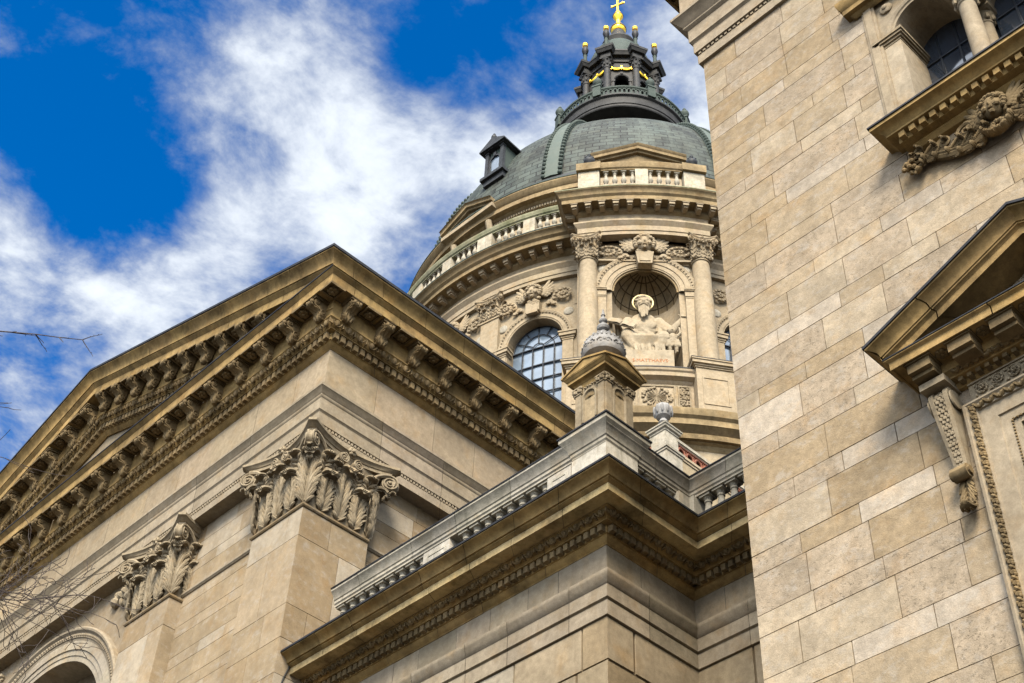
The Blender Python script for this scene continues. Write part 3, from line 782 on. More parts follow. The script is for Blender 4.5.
def wob(): return Matrix.Rotation(rnd.gauss(0, .02), 4, 'Z') @ Matrix.Diagonal((1 + rnd.gauss(0, .03), 1 + rnd.gauss(0, .02), 1 + rnd.gauss(0, .025), 1))
MOD = modillion_mesh(); ROS = rosette_mesh()
CAP = capital_mesh(2.10, 2.25, 'capital', M['carve'])
BAL = baluster_mesh(0.62, 0.125, M['white'])
BAL = baluster_mesh(1.0, 0.145, M['white'])

# ================================================================== GROUND
mb = MB(); mb.add([(-900, -900, -1.6), (900, -900, -1.6), (900, 900, -1.6), (-900, 900, -1.6)], [(0, 1, 2, 3)])
mb.build('plaza_ground', M['paving'], kind='structure')

# ================================================================== MAIN ORDER (shared by transept and tower)
X0, Y0 = 15.40, 24.35          # transept corner (frieze plane)
TX, TY = 13.66, 9.79           # tower corner
SL = 0.3187                    # pediment slope
P_ARCH = [(-0.45, 24.15), (0.0, 24.15), (0.0, 24.40), (-0.02, 24.41), (-0.02, 24.50), (0.03, 24.51), (0.03, 24.86), (0.055, 24.90), (0.075, 24.92), (0.075, 25.30), (0.09, 25.32), (0.11, 25.36), (0.11, 25.40), (0.14, 25.44), (0.20, 25.58), (0.22, 25.60), (0.22, 25.68), (0.0, 25.72)]
P_FRIEZE = [(0.0, 25.72), (0.0, 27.17)]
P_BED = [(-0.03, 27.17), (0.02, 27.17), (0.02, 27.19), (0.05, 27.21), (0.10, 27.26), (0.14, 27.31), (0.14, 27.33), (0.17, 27.335), (0.17, 27.58), (0.31, 27.585), (0.31, 27.62), (0.33, 27.63), (0.37, 27.72), (0.45, 27.84), (0.47, 27.85), (0.47, 27.88), (0.44, 27.89), (0.44, 28.50)]
P_CORONA = [(0.44, 28.52), (0.90, 28.52), (0.91, 28.50), (0.94, 28.50), (0.94, 28.80), (0.955, 28.81), (0.97, 28.83), (1.01, 28.87), (1.04, 28.90), (1.05, 28.91), (1.05, 28.95), (0.30, 28.96)]
P_SIMA = [(1.02, 28.94), (1.08, 28.945), (1.08, 28.97), (1.09, 29.03), (1.12, 29.12), (1.19, 29.23), (1.26, 29.29), (1.28, 29.31), (1.29, 29.31), (1.29, 29.38), (0.9, 29.40)]
P_LEAD = [(1.30, 29.36), (1.325, 29.36), (1.325, 29.45), (0.6, 29.62), (0.0, 29.75)]

def order(root, path, skip=(), sima_skip=None, mod_skip=(), orn=True):
    P_ARCH = [(-0.45, 24.15), (0.07, 24.15), (0.07, 24.42), (0.05, 24.43), (0.05, 24.50), (0.12, 24.51), (0.12, 24.84), (0.15, 24.87), (0.18, 24.89), (0.18, 25.30), (0.21, 25.32), (0.25, 25.36), (0.25, 25.40), (0.30, 25.46), (0.40, 25.60), (0.43, 25.62), (0.43, 25.70), (0.05, 25.74)]
    """architrave, frieze, bed mouldings and cornice with modillions along a plan path"""
    a = MB(); sweep(a, P_ARCH, path, seg=2.6, skip=skip, jitter=0.07)
    if orn:
        for (pt, d, n, i) in stations(path, 0.11, skip, p=0.06):
            box(a, -0.03, 0.03, -0.02, 0.028, 24.435, 24.495, lambda u, nn, z: (pt[0] + d[0] * u + n[0] * nn, pt[1] + d[1] * u + n[1] * nn, z))
    arch = a.build('architrave', M['arch'], root)
    mt_ = mitre(path); path = [(p[0] + v[0] * .28, p[1] + v[1] * .28) for p, v in zip(path, mt_)]
    a = MB(); sweep(a, P_FRIEZE, path, seg=1.9, skip=skip, jitter=0.08, gap=0.007); fr = a.build('frieze', M['frieze'], root)
    a = MB(); sweep(a, P_BED, path, seg=2.0, skip=skip); sweep(a, P_CORONA, path, seg=1.5, skip=skip)
    sweep(a, P_SIMA, path, seg=1.3, skip=skip if sima_skip is None else sima_skip)
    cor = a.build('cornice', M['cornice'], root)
    a = MB(); sweep(a, P_LEAD, path, skip=skip if sima_skip is None else sima_skip, jitter=0)
    a.build('lead_flashing', M['dark'], cor)
    if orn:
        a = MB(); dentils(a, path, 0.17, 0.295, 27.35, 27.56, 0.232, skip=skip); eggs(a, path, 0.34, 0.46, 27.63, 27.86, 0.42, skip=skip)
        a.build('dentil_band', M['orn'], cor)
        for (pt, d, n, i) in stations(path, 1.222, skip, off=0.0 if False else 0.5, p=0.44):
            if i in mod_skip: continue
            link('modillion', MOD, cor, frame((pt[0], pt[1], 28.52), d, n))
        for (pt, d, n, i) in stations(path, 1.222, skip, off=0.0, p=0.44):
            if i in mod_skip: continue
            link('rosette', ROS, cor, frame((pt[0] + n[0] * .24, pt[1] + n[1] * .24, 28.52), d, n))
    return arch, fr, cor

# ================================================================== TRANSEPT
tr = thing('church_transept', (X0, Y0, 0), 'pedimented stone church wing with corner pier, filling the left of the photo', 'church wing')
YE = 75.0 - Y0                 # far corner, mirror of Y0 about the pediment axis y = 37.5
XW = X0 + 0.40; YW = Y0 + 0.40
path = [(X0, YE), (X0, Y0), (44.0, Y0)]
# the horizontal cornice under the pediment carries no sima
order_path = path
a = MB(); sweep(a, P_ARCH, path, seg=2.6, jitter=0.07)
for (pt, d, n, i) in stations(path, 0.11, (), p=-0.01):
    if i == 1 and pt[0] > 30: continue
    box(a, -0.03, 0.03, -0.02, 0.028, 24.415, 24.495, lambda u, nn, z: (pt[0] + d[0] * u + n[0] * nn, pt[1] + d[1] * u + n[1] * nn, z))
a.build('architrave', M['arch'], tr)
a = MB(); sweep(a, P_FRIEZE, path, seg=1.9, jitter=0.09, gap=0.007); a.build('frieze', M['frieze'], tr)
a = MB(); sweep(a, P_BED, path, seg=2.0); sweep(a, P_CORONA, path, seg=1.5); sweep(a, P_SIMA, path, seg=1.3, skip=(0,))
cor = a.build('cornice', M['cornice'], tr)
a = MB(); sweep(a, P_LEAD, path, skip=(0,), jitter=0); sweep(a, [(1.055, 28.93), (1.075, 28.93), (1.075, 28.975), (0.2, 29.02)], path, skip=(1,), jitter=0)
a.build('lead_flashing', M['dark'], cor)
a = MB(); vis = [(X0, YE), (X0, Y0), (30.0, Y0)]
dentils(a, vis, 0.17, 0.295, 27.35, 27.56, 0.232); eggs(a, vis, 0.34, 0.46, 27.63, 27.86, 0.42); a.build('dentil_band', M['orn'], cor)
for k in range(23):            # brackets: 1.22 m apart on both faces, measured from the corner
    y = Y0 - 0.02 + 1.215 * k
    if y < YE: link('modillion', MOD, cor, frame((X0 - 0.44, y, 28.52), (0, -1), (-1, 0)) @ wob())
    if k < 11: link('modillion', MOD, cor, frame((X0 + 0.02 + 1.215 * k, Y0 - 0.44, 28.52), (1, 0), (0, -1)) @ wob())
    if y + .61 < YE: link('rosette', ROS, cor, frame((X0 - 0.69, y + .61, 28.52), (0, -1), (-1, 0)))
    if k < 11: link('rosette', ROS, cor, frame((X0 + 0.63 + 1.215 * k, Y0 - 0.69, 28.52), (1, 0), (0, -1)))
link('rosette', ROS, cor, frame((X0 - 0.69, Y0 - 0.69, 28.52), (0, -1), (-1, 0)))
# raking cornices
ys = Y0 - 1.29
zf = lambda x, y: SL * ((y - ys) if y < 37.5 else (75 - ys - y))
rp = [(X0, YE), (X0, 37.5), (X0, Y0)]
e = {0: (-1, 1), 2: (-1, -1)}
rk = MB(); off = lambda pr, d: [(p - d, z) for p, z in pr]
sweep(rk, P_SIMA, rp, seg=1.3, zf=zf, mo=e)
sweep(rk, off(P_CORONA, 0.004), rp, seg=1.5, zf=zf, mo=e); sweep(rk, off(P_BED, 0.004), rp, seg=2.0, zf=zf, mo=e)
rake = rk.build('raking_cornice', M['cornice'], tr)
a = MB(); sweep(a, P_LEAD, rp, zf=zf, jitter=0, mo=e); a.build('lead_flashing', M['dark'], rake)
a = MB(); rps = [(X0, YE - 3), (X0, 37.5), (X0, Y0 + 3)]
dentils(a, rps, 0.166, 0.291, 27.35, 27.56, 0.232, zf=zf); eggs(a, rps, 0.336, 0.456, 27.63, 27.86, 0.42, zf=zf); a.build('dentil_band', M['orn'], rake)
for k in range(-11, 11):
    y = 37.5 + 0.56 + 1.11 * k
    if abs(y - 37.5) > 11.6: continue
    s = SL if y < 37.5 else -SL
    m = frame((X0 - 0.436, y, 28.52 + zf(0, y)), (0, -1), (-1, 0)); m = m @ Matrix(((1, 0, 0, 0), (0, 1, 0, 0), (-s, 0, 1, 0), (0, 0, 0, 1)))
    link('modillion', MOD, rake, m)
    y2 = y + .555; s2 = SL if y2 < 37.5 else -SL
    if abs(y2 - 37.5) > .3:
        m = frame((X0 - 0.686, y2, 28.52 + zf(0, y2)), (0, -1), (-1, 0)); m = m @ Matrix(((1, 0, 0, 0), (0, 1, 0, 0), (-s2, 0, 1, 0), (0, 0, 0, 1)))
        link('rosette', ROS, rake, m)
a = MB(); zt = lambda y: 27.25 + zf(0, y)
a.add([(X0 + 0.06, YE, 28.9), (X0 + 0.06, 37.5, 28.9), (X0 + 0.06, 37.5, zt(37.5)), (X0 + 0.06, YE - 1, zt(YE - 1)), (X0 + 0.06, Y0, 28.9), (X0 + 0.06, Y0 + 1, zt(Y0 + 1))], [(0, 1, 2, 3), (4, 5, 2, 1)])
a.build('tympanum', M['frieze'], tr)
# roof behind the pediment
a = MB(); zr = lambda y: 29.5 + zf(0, y)
for y1, y2 in ((ys - 0.0, 37.5), (37.5, 75 - ys)):
    a.add([(X0 - 1.0, y1, zr(y1)), (44, y1, zr(y1)), (44, y2, zr(y2)), (X0 - 1.0, y2, zr(y2))], [(0, 1, 2, 3)])
a.build('roof', M['leadroof'], tr)
# walls
fl = planar((XW, Y0), (0, 1), (-1, 0)); frw = planar((X0, YW), (1, 0), (0, -1))
cs_hi = courses(22.02, 24.15, (0.62, 0.36)); cs_lo = courses(-1.6, 21.95, (0.62, 0.36))
wl = MB()
L_ = lambda h: (1.2, 2.1) if h > 0.45 else (0.8, 1.7)
for cs, sh in ((cs_hi, -0.06), (cs_lo, 0.0)):
    f2 = lambda u, n, z, sh=sh: fl(u, n - sh if False else n + sh * 0, z)
    masonry(wl, f2, 1.5, 6.2, cs, L_, palette=pal_wall, seed=1 + int(cs[0]))
    masonry(wl, f2, 20.0, 25.2, cs, L_, palette=pal_wall, seed=3 + int(cs[0]))
    masonry(wl, frw, 1.5, 26.0, cs, L_, palette=pal_wall, seed=5 + int(cs[0]))
arch_panel(wl, fl, 7.5, 18.8, 10.0, 24.2, 13.15, 4.35, 18.3, n=0.0, seg=40, tint=(0.95, 0.93, 0.9, 0.2))
wl.build('wall', M['wall'], tr, smooth=0)
a = MB()   # string course at the height of the neckings
for f, u0, u1 in ((fl, 1.9, 6.0), (frw, 1.9, 26.0)):
    vs = []; pr = [(0, 21.90), (0.03, 21.90), (0.05, 21.93), (0.07, 21.95), (0.07, 22.01), (0.0, 22.03)]
    a.add([f(u, n, z) for u in (u0, u1) for n, z in pr], [(j, j + 1, 7 + j, 6 + j) for j in range(5)])
a.build('string_course', M['arch'], tr)
# great arch between the pilasters
ar = MB()
archivolt(ar, fl, 13.15, 18.3, [(5.38, 0.0), (5.38, 0.16), (5.33, 0.21), (5.27, 0.20), (5.22, 0.15), (5.20, 0.13), (5.06, 0.13), (5.04, 0.10), (4.98, 0.09)], seg=48, zb=12)
archivolt(ar, fl, 13.15, 18.3, [(4.98, 0.085), (4.70, 0.085), (4.68, 0.05), (4.52, 0.045), (4.50, 0.02), (4.35, 0.015), (4.35, -0.95)], seg=48, zb=12, tseg=5, tint=(1.15, 1.2, 1.3, 0))
for i in range(120):
    t = PI * (i + .5) / 120; c = (13.15 - 5.13 * math.cos(t), 0.135, 18.3 + 5.13 * math.sin(t)); ell(ar, c, (0.045, 0.04, 0.045), 6, 4, fl)
arch_o = ar.build('arch', M['arch'], tr)
a = MB(); disc(a, fl, 13.15, 4.36, 18.3, 5.0, -0.93, 40, (0.9, 0.88, 0.85, 0.3)); a.build('recessed_panel', M['wall'], arch_o)
for s in (-1, 1):      # foliage carved in the spandrels
    a = MB()
    for i in range(34):
        q = rnd.random(); u = 13.15 + s * (5.0 - 1.9 * q); z = 23.85 - 1.5 * rnd.random() * (1 - q) - 0.1
        if math.hypot(u - 13.15, z - 18.3) < 5.55: continue
        ell(a, (u, 0.06, z), (rnd.uniform(.1, .26), rnd.uniform(.08, .2), rnd.uniform(.08, .2)), 7, 5, fl, M_=Matrix.Rotation(rnd.uniform(-1, 1), 3, 'Y'))
    for k in range(3):
        leaf(a, Matrix.Translation(fl(13.15 + s * (4.75 - .4 * k), 0.02, 22.7 + .25 * k)) @ Matrix(((0, -1, 0, 0), (1, 0, 0, 0), (0, 0, 1, 0), (0, 0, 0, 1))) @ Matrix.Rotation(s * 0.5, 4, 'Y'), .5, .85, out=.25, nt=12, ns=9)
    a.build('spandrel_carving', M['carve'], tr)
# piers and pilasters with their capitals
pz = [-1.6, 0.9, 2.8, 4.7, 6.6, 8.5, 10.4, 12.3, 13.25, 14.2, 15.1, 16.05, 17.04, 17.98, 18.91, 20.88, 21.74]
def pier(x0, x1, y0, y1, name, sd, cap_c, faces):
    m = MB(); k = 0
    for f, w in faces:
        masonry(m, f, 0, w, pz, (1.0, 2.2), palette=pal_wall, joint=0.014, seed=sd + k); k += 1
    neck = [(0.0, 21.74), (0.03, 21.745), (0.055, 21.78), (0.055, 21.83), (0.0, 21.87)]
    sweep(m, neck, [(x1, y1), (x0, y1), (x0, y0), (x1, y0)], jitter=0.0, tint=(0.75, 0.68, 0.55))
    o = m.build(name, M['wall'], tr, smooth=0)
    link('capital', CAP, o, Matrix.Translation((cap_c[0], cap_c[1], 21.885)))
    return o
pier(X0, X0 + 2.1, Y0, Y0 + 2.1, 'corner_pier', 20, (X0 + 1.05, Y0 + 1.05), [(planar((X0, Y0), (0, 1), (-1, 0)), 2.1), (planar((X0, Y0), (1, 0), (0, -1)), 2.1), (planar((X0, Y0 + 2.1), (1, 0), (0, 1)), 0.5), (planar((X0 + 2.1, Y0), (0, 1), (1, 0)), 0.5)])
for y in (30.14, 75 - 30.14 - 2.14, 75 - Y0 - 2.1):
    pier(X0, X0 + 0.5, y, y + 2.14, 'pilaster', int(y), (X0 + 1.05, y + 1.07), [(planar((X0, y), (0, 1), (-1, 0)), 2.14), (planar((X0, y), (1, 0), (0, -1)), 0.5), (planar((X0, y + 2.14), (1, 0), (0, 1)), 0.5)])

# ================================================================== AISLE BLOCK
BX, BY, BX2 = 16.60, 15.27, 19.20
bl = thing('aisle_block', (BX, BY, 0), 'lower stone block with stone balustrade between the pedimented wing and the near tower', 'church aisle')
bp = [(BX, 24.35), (BX, BY), (BX2, BY), (BX2, 9.0)]
a = MB(); bc = [-1.6] + [15.05 - 0.93 * k for k in range(17, -1, -1)]
for f, w, s in ((planar((BX, BY), (0, 1), (-1, 0)), 9.08, 1), (planar((BX, BY), (1, 0), (0, -1)), BX2 - BX, 2), (planar((BX2, 9.0), (0, 1), (-1, 0)), BY - 9.0, 3)):
    masonry(a, f, 0, w, bc, (1.3, 2.0), palette=pal_wall, joint=0.05, depth=0.05, seed=40 + s)
a.build('wall', M['block'], bl, smooth=0)
a = MB(); sweep(a, [(-0.1, 15.04), (0.045, 15.05), (0.045, 15.36), (0.02, 15.37), (0.02, 15.40), (0.075, 15.42), (0.075, 15.70), (0.10, 15.72), (0.13, 15.78), (0.18, 15.86), (0.19, 15.90), (0.19, 15.95), (0.0, 15.98)], bp, seg=1.5, jitter=0.14)
for (pt, d, n, i) in stations(bp, 0.09, (), p=0.05):
    box(a, -0.025, 0.025, -0.02, 0.03, 15.72, 15.765, lambda u, nn, z: (pt[0] + d[0] * u + n[0] * nn, pt[1] + d[1] * u + n[1] * nn, z))
a.build('architrave', M['block'], bl)
a = MB(); sweep(a, [(0, 15.98), (0, 16.66)], bp, seg=1.0, jitter=0.16, gap=0.008); a.build('frieze', M['block'], bl)
a = MB()
sweep(a, [(-0.03, 16.655), (0.02, 16.655), (0.02, 16.675), (0.06, 16.70), (0.11, 16.75), (0.13, 16.78), (0.13, 16.79), (0.16, 16.795), (0.16, 16.965), (0.30, 16.97), (0.30, 16.99), (0.32, 17.0), (0.37, 17.06), (0.45, 17.13), (0.47, 17.14), (0.47, 17.165)], bp, seg=1.6)
sweep(a, [(0.47, 17.165), (0.76, 17.165), (0.765, 17.15), (0.785, 17.15), (0.785, 17.315)], bp, seg=1.2, tint=(1.5, 1.7, 2.1))
sweep(a, [(0.785, 17.318), (0.80, 17.325), (0.84, 17.35), (0.87, 17.37), (0.87, 17.39), (0.91, 17.395), (0.915, 17.42), (0.94, 17.47), (1.01, 17.525), (1.08, 17.55), (1.10, 17.56), (1.10, 17.60)], bp, seg=1.2)
bcor = a.build('cornice', M['cornice'], bl)
a = MB(); dentils(a, bp, 0.16, 0.275, 16.81, 16.955, 0.185); eggs(a, bp, 0.33, 0.46, 17.0, 17.14, 0.33); a.build('dentil_band', M['orn'], bcor)
a = MB(); sweep(a, [(1.105, 17.585), (1.125, 17.585), (1.125, 17.635), (0.1, 17.70), (-0.6, 17.70)], bp, jitter=0); a.build('lead_flashing', M['dark'], bcor)
# balustrade: plinth, dies, balusters, rail
bal = link('balustrade', None, bl)
bal2 = bal
fA = planar((BX, BY), (0, 1), (-1, 0)); fB = planar((BX, BY), (1, 0), (0, -1)); fC = planar((BX2, 9.0), (0, 1), (-1, 0))
pl = MB(); sweep(pl, [(0.18, 17.68), (0.18, 18.02), (0.16, 18.06), (-0.15, 18.06)], bp, seg=1.6, jitter=0.08); pl.build('plinth', M['white'], bal)
RAIL = [(-0.16, 19.05), (0.17, 19.05), (0.17, 19.10), (0.20, 19.13), (0.20, 19.20), (0.225, 19.22), (0.25, 19.30), (0.31, 19.38), (0.34, 19.41), (0.34, 19.47), (-0.2, 19.52)]
CAPR = [(-0.3, 19.045), (0.215, 19.045), (0.215, 19.09), (0.24, 19.13), (0.24, 19.20), (0.265, 19.22), (0.29, 19.32), (0.38, 19.45), (0.42, 19.50), (0.42, 19.60), (-0.3, 19.66)]
rbp = [(BX, 23.85)] + bp[1:]
rl = MB(); sweep(rl, RAIL, rbp, seg=1.7, jitter=0.09); rl.build('rail', M['white'], bal)
a = MB(); sweep(a, [(0.345, 19.465), (0.36, 19.465), (0.36, 19.50), (-0.2, 19.54)], rbp, jitter=0); a.build('lead_flashing', M['dark'], bal)
def die(u0, u1, f, nm='die', panel=True, q=0.155):
    m = MB(); box(m, u0, u1, -0.15, q, 18.06, 19.05, f, jit(.05, (1.2, 1.22, 1.25)))
    if panel:
        b = 0.11
        for (a0, a1, z0, z1) in ((u0 + b, u1 - b, 18.2, 18.25), (u0 + b, u1 - b, 18.87, 18.92), (u0 + b, u0 + b + .05, 18.25, 18.87), (u1 - b - .05, u1 - b, 18.25, 18.87)):
            box(m, a0, a1, q - .01, q + .012, z0, z1, f, (1.2, 1.22, 1.25, 0))
    m.build(nm, M['white'], bal)
die(19.83 - BY, 20.70 - BY, fA); die(16.10 - BY, 16.79 - BY, fA)
for y in [16.96 + .3535 * i for i in range(8)] + [20.85 + .3535 * i for i in range(9)]:
    link('baluster', BAL, bal, Matrix.Translation((BX, y, 18.055)))
for x in [17.48 + .345 * i for i in range(4)]: link('baluster', BAL, bal, Matrix.Translation((x, BY, 18.055)))
for y in [14.73 - .35 * i for i in range(14)]: link('baluster', BAL, bal, Matrix.Translation((BX2, y, 18.055)))
# inner-corner die
m = MB(); box(m, 18.62, 19.05, 15.04, 15.50, 18.06, 19.05, None, (1.05, 1.05, 1.05, 0)); box(m, 18.95, 19.45, 14.92, 15.45, 18.06, 19.049, None, (1.05, 1.05, 1.05, 0)); m.build('die', M['white'], bal)
m = MB(); sweep(m, [(-.34, 17.70), (-.34, 19.02), (-.40, 19.02)], rbp, jitter=0); m.build('shade_backing', M['dark'], bl)  # added dark sheet, standing in for shade in the gaps between balusters
# corner pedestal
cx, cy = 16.88, 15.555
m = MB(); box(m, cx - .48, cx + .48, cy - .485, cy + .485, 17.68, 19.06, None, (1.35, 1.38, 1.45, 0)); 
sqlathe(m, [(h + .48 - .215, z) for h, z in CAPR[1:]], (cx, cy)); ped = m.build('corner_pedestal', M['white'], bal)
m = MB(); sqlathe(m, [(.69, 19.595), (.71, 19.595), (.71, 19.635), (.45, 19.69), (.1, 19.69)], (cx, cy)); m.build('lead_flashing', M['dark'], ped)
m = MB(); m.add([(BX, BY, 17.69), (BX + 8, BY, 17.69), (BX + 8, 24.35, 17.69), (BX, 24.35, 17.69)], [(0, 1, 2, 3)]); m.add([(BX2, 9, 17.694), (BX2 + 8, 9, 17.694), (BX2 + 8, BY, 17.694), (BX2, BY, 17.694)], [(0, 1, 2, 3)]); m.build('roof', M['leadroof'], bl)

# ================================================================== AEDICULE PINNACLE on the pedestal
pn = thing('stone_pinnacle', (cx, cy, 19.66), 'brown stone pinnacle with niches and a carved bulbous cap, on the balustrade corner', 'pinnacle')
m = MB()
sqlathe(m, [(.50, 19.69), (.50, 19.78), (.46, 19.82), (.425, 19.84), (.425, 20.98)], (cx, cy))
m.build('shaft', M['carve'], pn)
for U, N in (((0, 1), (-1, 0)), ((1, 0), (0, -1)), ((0, -1), (1, 0)), ((-1, 0), (0, 1))):
    f = planar((cx + N[0] * .425, cy + N[1] * .425), U, N)
    m = MB()   # recessed-looking round-headed niche with a shell, framed
    archivolt(m, f, 0, 20.62, [(.21, 0.0), (.21, .05), (.17, .05), (.15, .004)], 14, zb=19.95)
    disc(m, f, 0, .15, 20.62, 19.95, 0.006, 12, (1.25, 1.2, 1.1, 0))
    nb = m.build('niche', M['carve'], pn)
    m = MB()
    vs = []; fs = []
    for i in range(9):
        a = PI * i / 8
        for j in range(5): b = j / 4; vs.append((.145 * b * math.cos(a), .012 + .03 * (1 - b) * (1 if i % 2 else .3), 20.60 + .145 * b * math.sin(a)))
    for i in range(8):
        for j in range(4): fs.append((i * 5 + j, i * 5 + j + 1, i * 5 + 6 + j, i * 5 + 5 + j))
    m.add(vs, fs, (1, 1, 1, 0), f); m.build('shell', M['orn'], nb)
    m = MB()
    for s in (-1, 1):          # corner pilaster strips with little capitals
        box(m, s * .33 - .085, s * .33 + .085, 0.0, .03, 19.84, 20.82, f)
        box(m, s * .33 - .11, s * .33 + .11, -0.02, .05, 20.82, 20.85, f); box(m, s * .34 - .13, s * .34 + .13, -0.02, .075, 20.985, 21.02, f)
        for q in range(4): ell(m, (s * .33 - .09 + .06 * q, .05, 20.90 + .03 * (q % 2)), (.035, .045, .06), 6, 4, f)
        for q in (-1, 1): ell(m, (s * .33 + q * .10, .06, 20.965), (.045, .045, .035), 6, 4, f)
    for q in range(5): ell(m, (-.14 + .07 * q, .02, 20.93 + .02 * (q % 2)), (.03, .03, .025), 6, 4, f)
    m.build('pilaster_pair', M['carve'], pn)
m = MB()
sqlathe(m, [(.425, 20.985), (.44, 21.02), (.44, 21.10), (.47, 21.12), (.50, 21.15), (.56, 21.17), (.56, 21.24), (.58, 21.25), (.62, 21.31), (.63, 21.31), (.63, 21.34)], (cx, cy))
for U, N in (((0, 1), (-1, 0)), ((1, 0), (0, -1)), ((0, -1), (1, 0)), ((-1, 0), (0, 1))):     # four low gables meeting on a hip
    f = planar((cx, cy), U, N)
    m.add([(-.64, .64, 21.335), (.64, .64, 21.335), (0, .64, 21.56), (0, 0, 21.9)], [(0, 1, 2), (1, 3, 2), (0, 2, 3)], (1, 1, 1, 0), f)
    for s in (-1, 1):
        m.add([(s * .66, .60, 21.33), (s * .66, .67, 21.33), (0, .67, 21.57), (0, .60, 21.57), (s * .66, .60, 21.38), (s * .66, .67, 21.38), (0, .67, 21.62), (0, .60, 21.62)], [(0, 1, 2, 3), (4, 5, 6, 7), (1, 5, 6, 2), (0, 4, 7, 3), (0, 1, 5, 4)], (1, 1, 1, 0), f)
m.build('gabled_cornice', M['cornice'], pn)
m = MB()
lathe(m, [(.30, 21.75), (.30, 21.93), (.36, 21.95), (.45, 22.00), (.475, 22.06), (.485, 22.14), (.475, 22.24), (.45, 22.36), (.43, 22.40), (.435, 22.43), (.40, 22.46), (.34, 22.54), (.25, 22.62), (.17, 22.70), (.12, 22.76), (.10, 22.80), (.10, 22.84)], (cx, cy), 32)
for i in range(8):             # carved garland of scrolls round the cap
    a = 2 * PI * i / 8
    f = planar((cx + .475 * math.cos(a), cy + .475 * math.sin(a)), (-math.sin(a), math.cos(a)), (math.cos(a), math.sin(a)))
    for s in (-1, 1):
        pts = [(s * (.085 + (.075 - .055 * t) * math.cos(5.5 * t)), .0, 22.17 + (.075 - .055 * t) * math.sin(5.5 * t)) for t in [q / 12 for q in range(13)]]
        tube(m, pts, .018, 5, f)
    ell(m, (0, .01, 22.20), (.035, .03, .05), 6, 4, f)
for i in range(28): a = 2 * PI * i / 28; ell(m, (cx + .44 * math.cos(a), cy + .44 * math.sin(a), 22.395), (.028,) * 3, 5, 4)
for i in range(16): a = 2 * PI * i / 16; ell(m, (cx + .30 * math.cos(a), cy + .30 * math.sin(a), 22.57), (.05, .05, .05), 5, 4)
M['zinc'] = stone('zinc_grey_stone', (0.50, 0.48, 0.45), mottle=0.3, dirt=0.6, dirt_col=(0.16, 0.15, 0.14), bump=0.2)
m.build('carved_cap', M['zinc'], pn)
m = MB()
lathe(m, [(.06, 22.83), (.06, 22.87), (.13, 22.92), (.15, 22.98), (.13, 23.04), (.06, 23.09), (.05, 23.14), (.09, 23.18), (.10, 23.22), (.08, 23.26), (.04, 23.30), (.035, 23.36), (.055, 23.39), (.04, 23.43), (.012, 23.60), (.0, 23.61)], (cx, cy), 16)
m.build('finial', M['zinc'], pn)

# ================================================================== NEAR TOWER
tw = thing('church_tower', (TX, TY, 0), 'near stone tower wall of large pale blocks with windows, filling the right side', 'church tower')
TYR = -0.7
tp = [(25.0, TY), (TX, TY), (TX, TYR), (25.0, TYR)]
ft = planar((TX, 0), (0, 1), (-1, 0))       # u = y
WC = 4.55                                   # window axis
cs = [12.09 - 0.985 * k for k in range(14, 0, -1)] + [12.09 + 0.985 * k for k in range(0, 12)]
tcs = []
for z in cs: tcs += [z, z + 0.64]
tcs = [-1.6] + [z for z in tcs if -1.5 < z < 23.95] + [24.15]
m = MB()
TL = lambda h: (0.95, 1.75) if h > 0.5 else (0.75, 1.6)
masonry(m, ft, TYR, TY, tcs, TL, palette=pal_tower, joint=0.011, seed=11, lam=0.002, holes=[(WC - 1.72, WC + 1.72, 19.1, 23.4), (WC - 1.62, WC + 1.62, 6.5, 12.66)])
f2 = planar((0, TY), (1, 0), (0, 1)); masonry(m, f2, TX, 25.0, tcs, TL, palette=pal_tower, joint=0.011, seed=12)
f3 = planar((0, TYR), (1, 0), (0, -1)); masonry(m, f3, TX, 25.0, tcs, TL, palette=pal_tower, joint=0.011, seed=13)
tcu = courses(29.6, 36, (0.64, 0.345)); masonry(m, ft, TYR, TY, tcu, TL, palette=pal_tower, seed=14); masonry(m, f2, TX, 25.0, tcu, TL, palette=pal_tower, seed=15)
m.build('wall', M['tower'], tw, smooth=0)
order(tw, tp, mod_skip=(2,))
# --- loggia window: two arched lights, centre column, sill with carved bracket
lo = link('twin_window', None, tw)
m = MB()
for s in (-1, 1):
    box(m, WC + s * 1.62 - .12, WC + s * 1.62 + .12, -0.5, 0.03, 18.55, 23.4, ft, (1.1, 1.08, 1.05, 0))         # outer frame strips
    box(m, WC + s * 1.62 - .075, WC + s * 1.62 + .075, 0.028, 0.055, 18.55, 23.2, ft, (1.1, 1.08, 1.05, 0))
box(m, WC - 1.74, WC + 1.74, -0.5, 0.034, 22.35, 23.4, ft)
for s in (-1, 1):
    cu = WC + s * 0.72
    arch_panel(m, ft, min(WC + s * 1.52, WC), max(WC + s * 1.52, WC), 21.0, 22.40, cu, .53, 21.0, n=-0.04, seg=20)
    archivolt(m, ft, cu, 21.0, [(.69, -.035), (.69, .02), (.66, .03), (.60, .015), (.58, -.01), (.53, -.012), (.53, -.95)], 24)
    ell(m, (WC + s * 1.30, -.02, 21.85), (.13, .05, .13), 10, 6, ft); ell(m, (WC + s * 1.30, .02, 21.85), (.06, .04, .06), 8, 5, ft)
m.build('arcade', M['arch'], lo)
m = MB(); sweep(m, [(0.03, 22.05), (.08, 22.07), (.12, 22.12), (.20, 22.13), (.20, 22.25), (.24, 22.30), (.28, 22.40), (.28, 22.48), (0, 22.55)], [(TX + .3, WC + 1.80), (TX, WC + 1.80), (TX, WC - 1.80), (TX + .3, WC - 1.80)]); m.build('hood_mould', M['cornice'], lo)
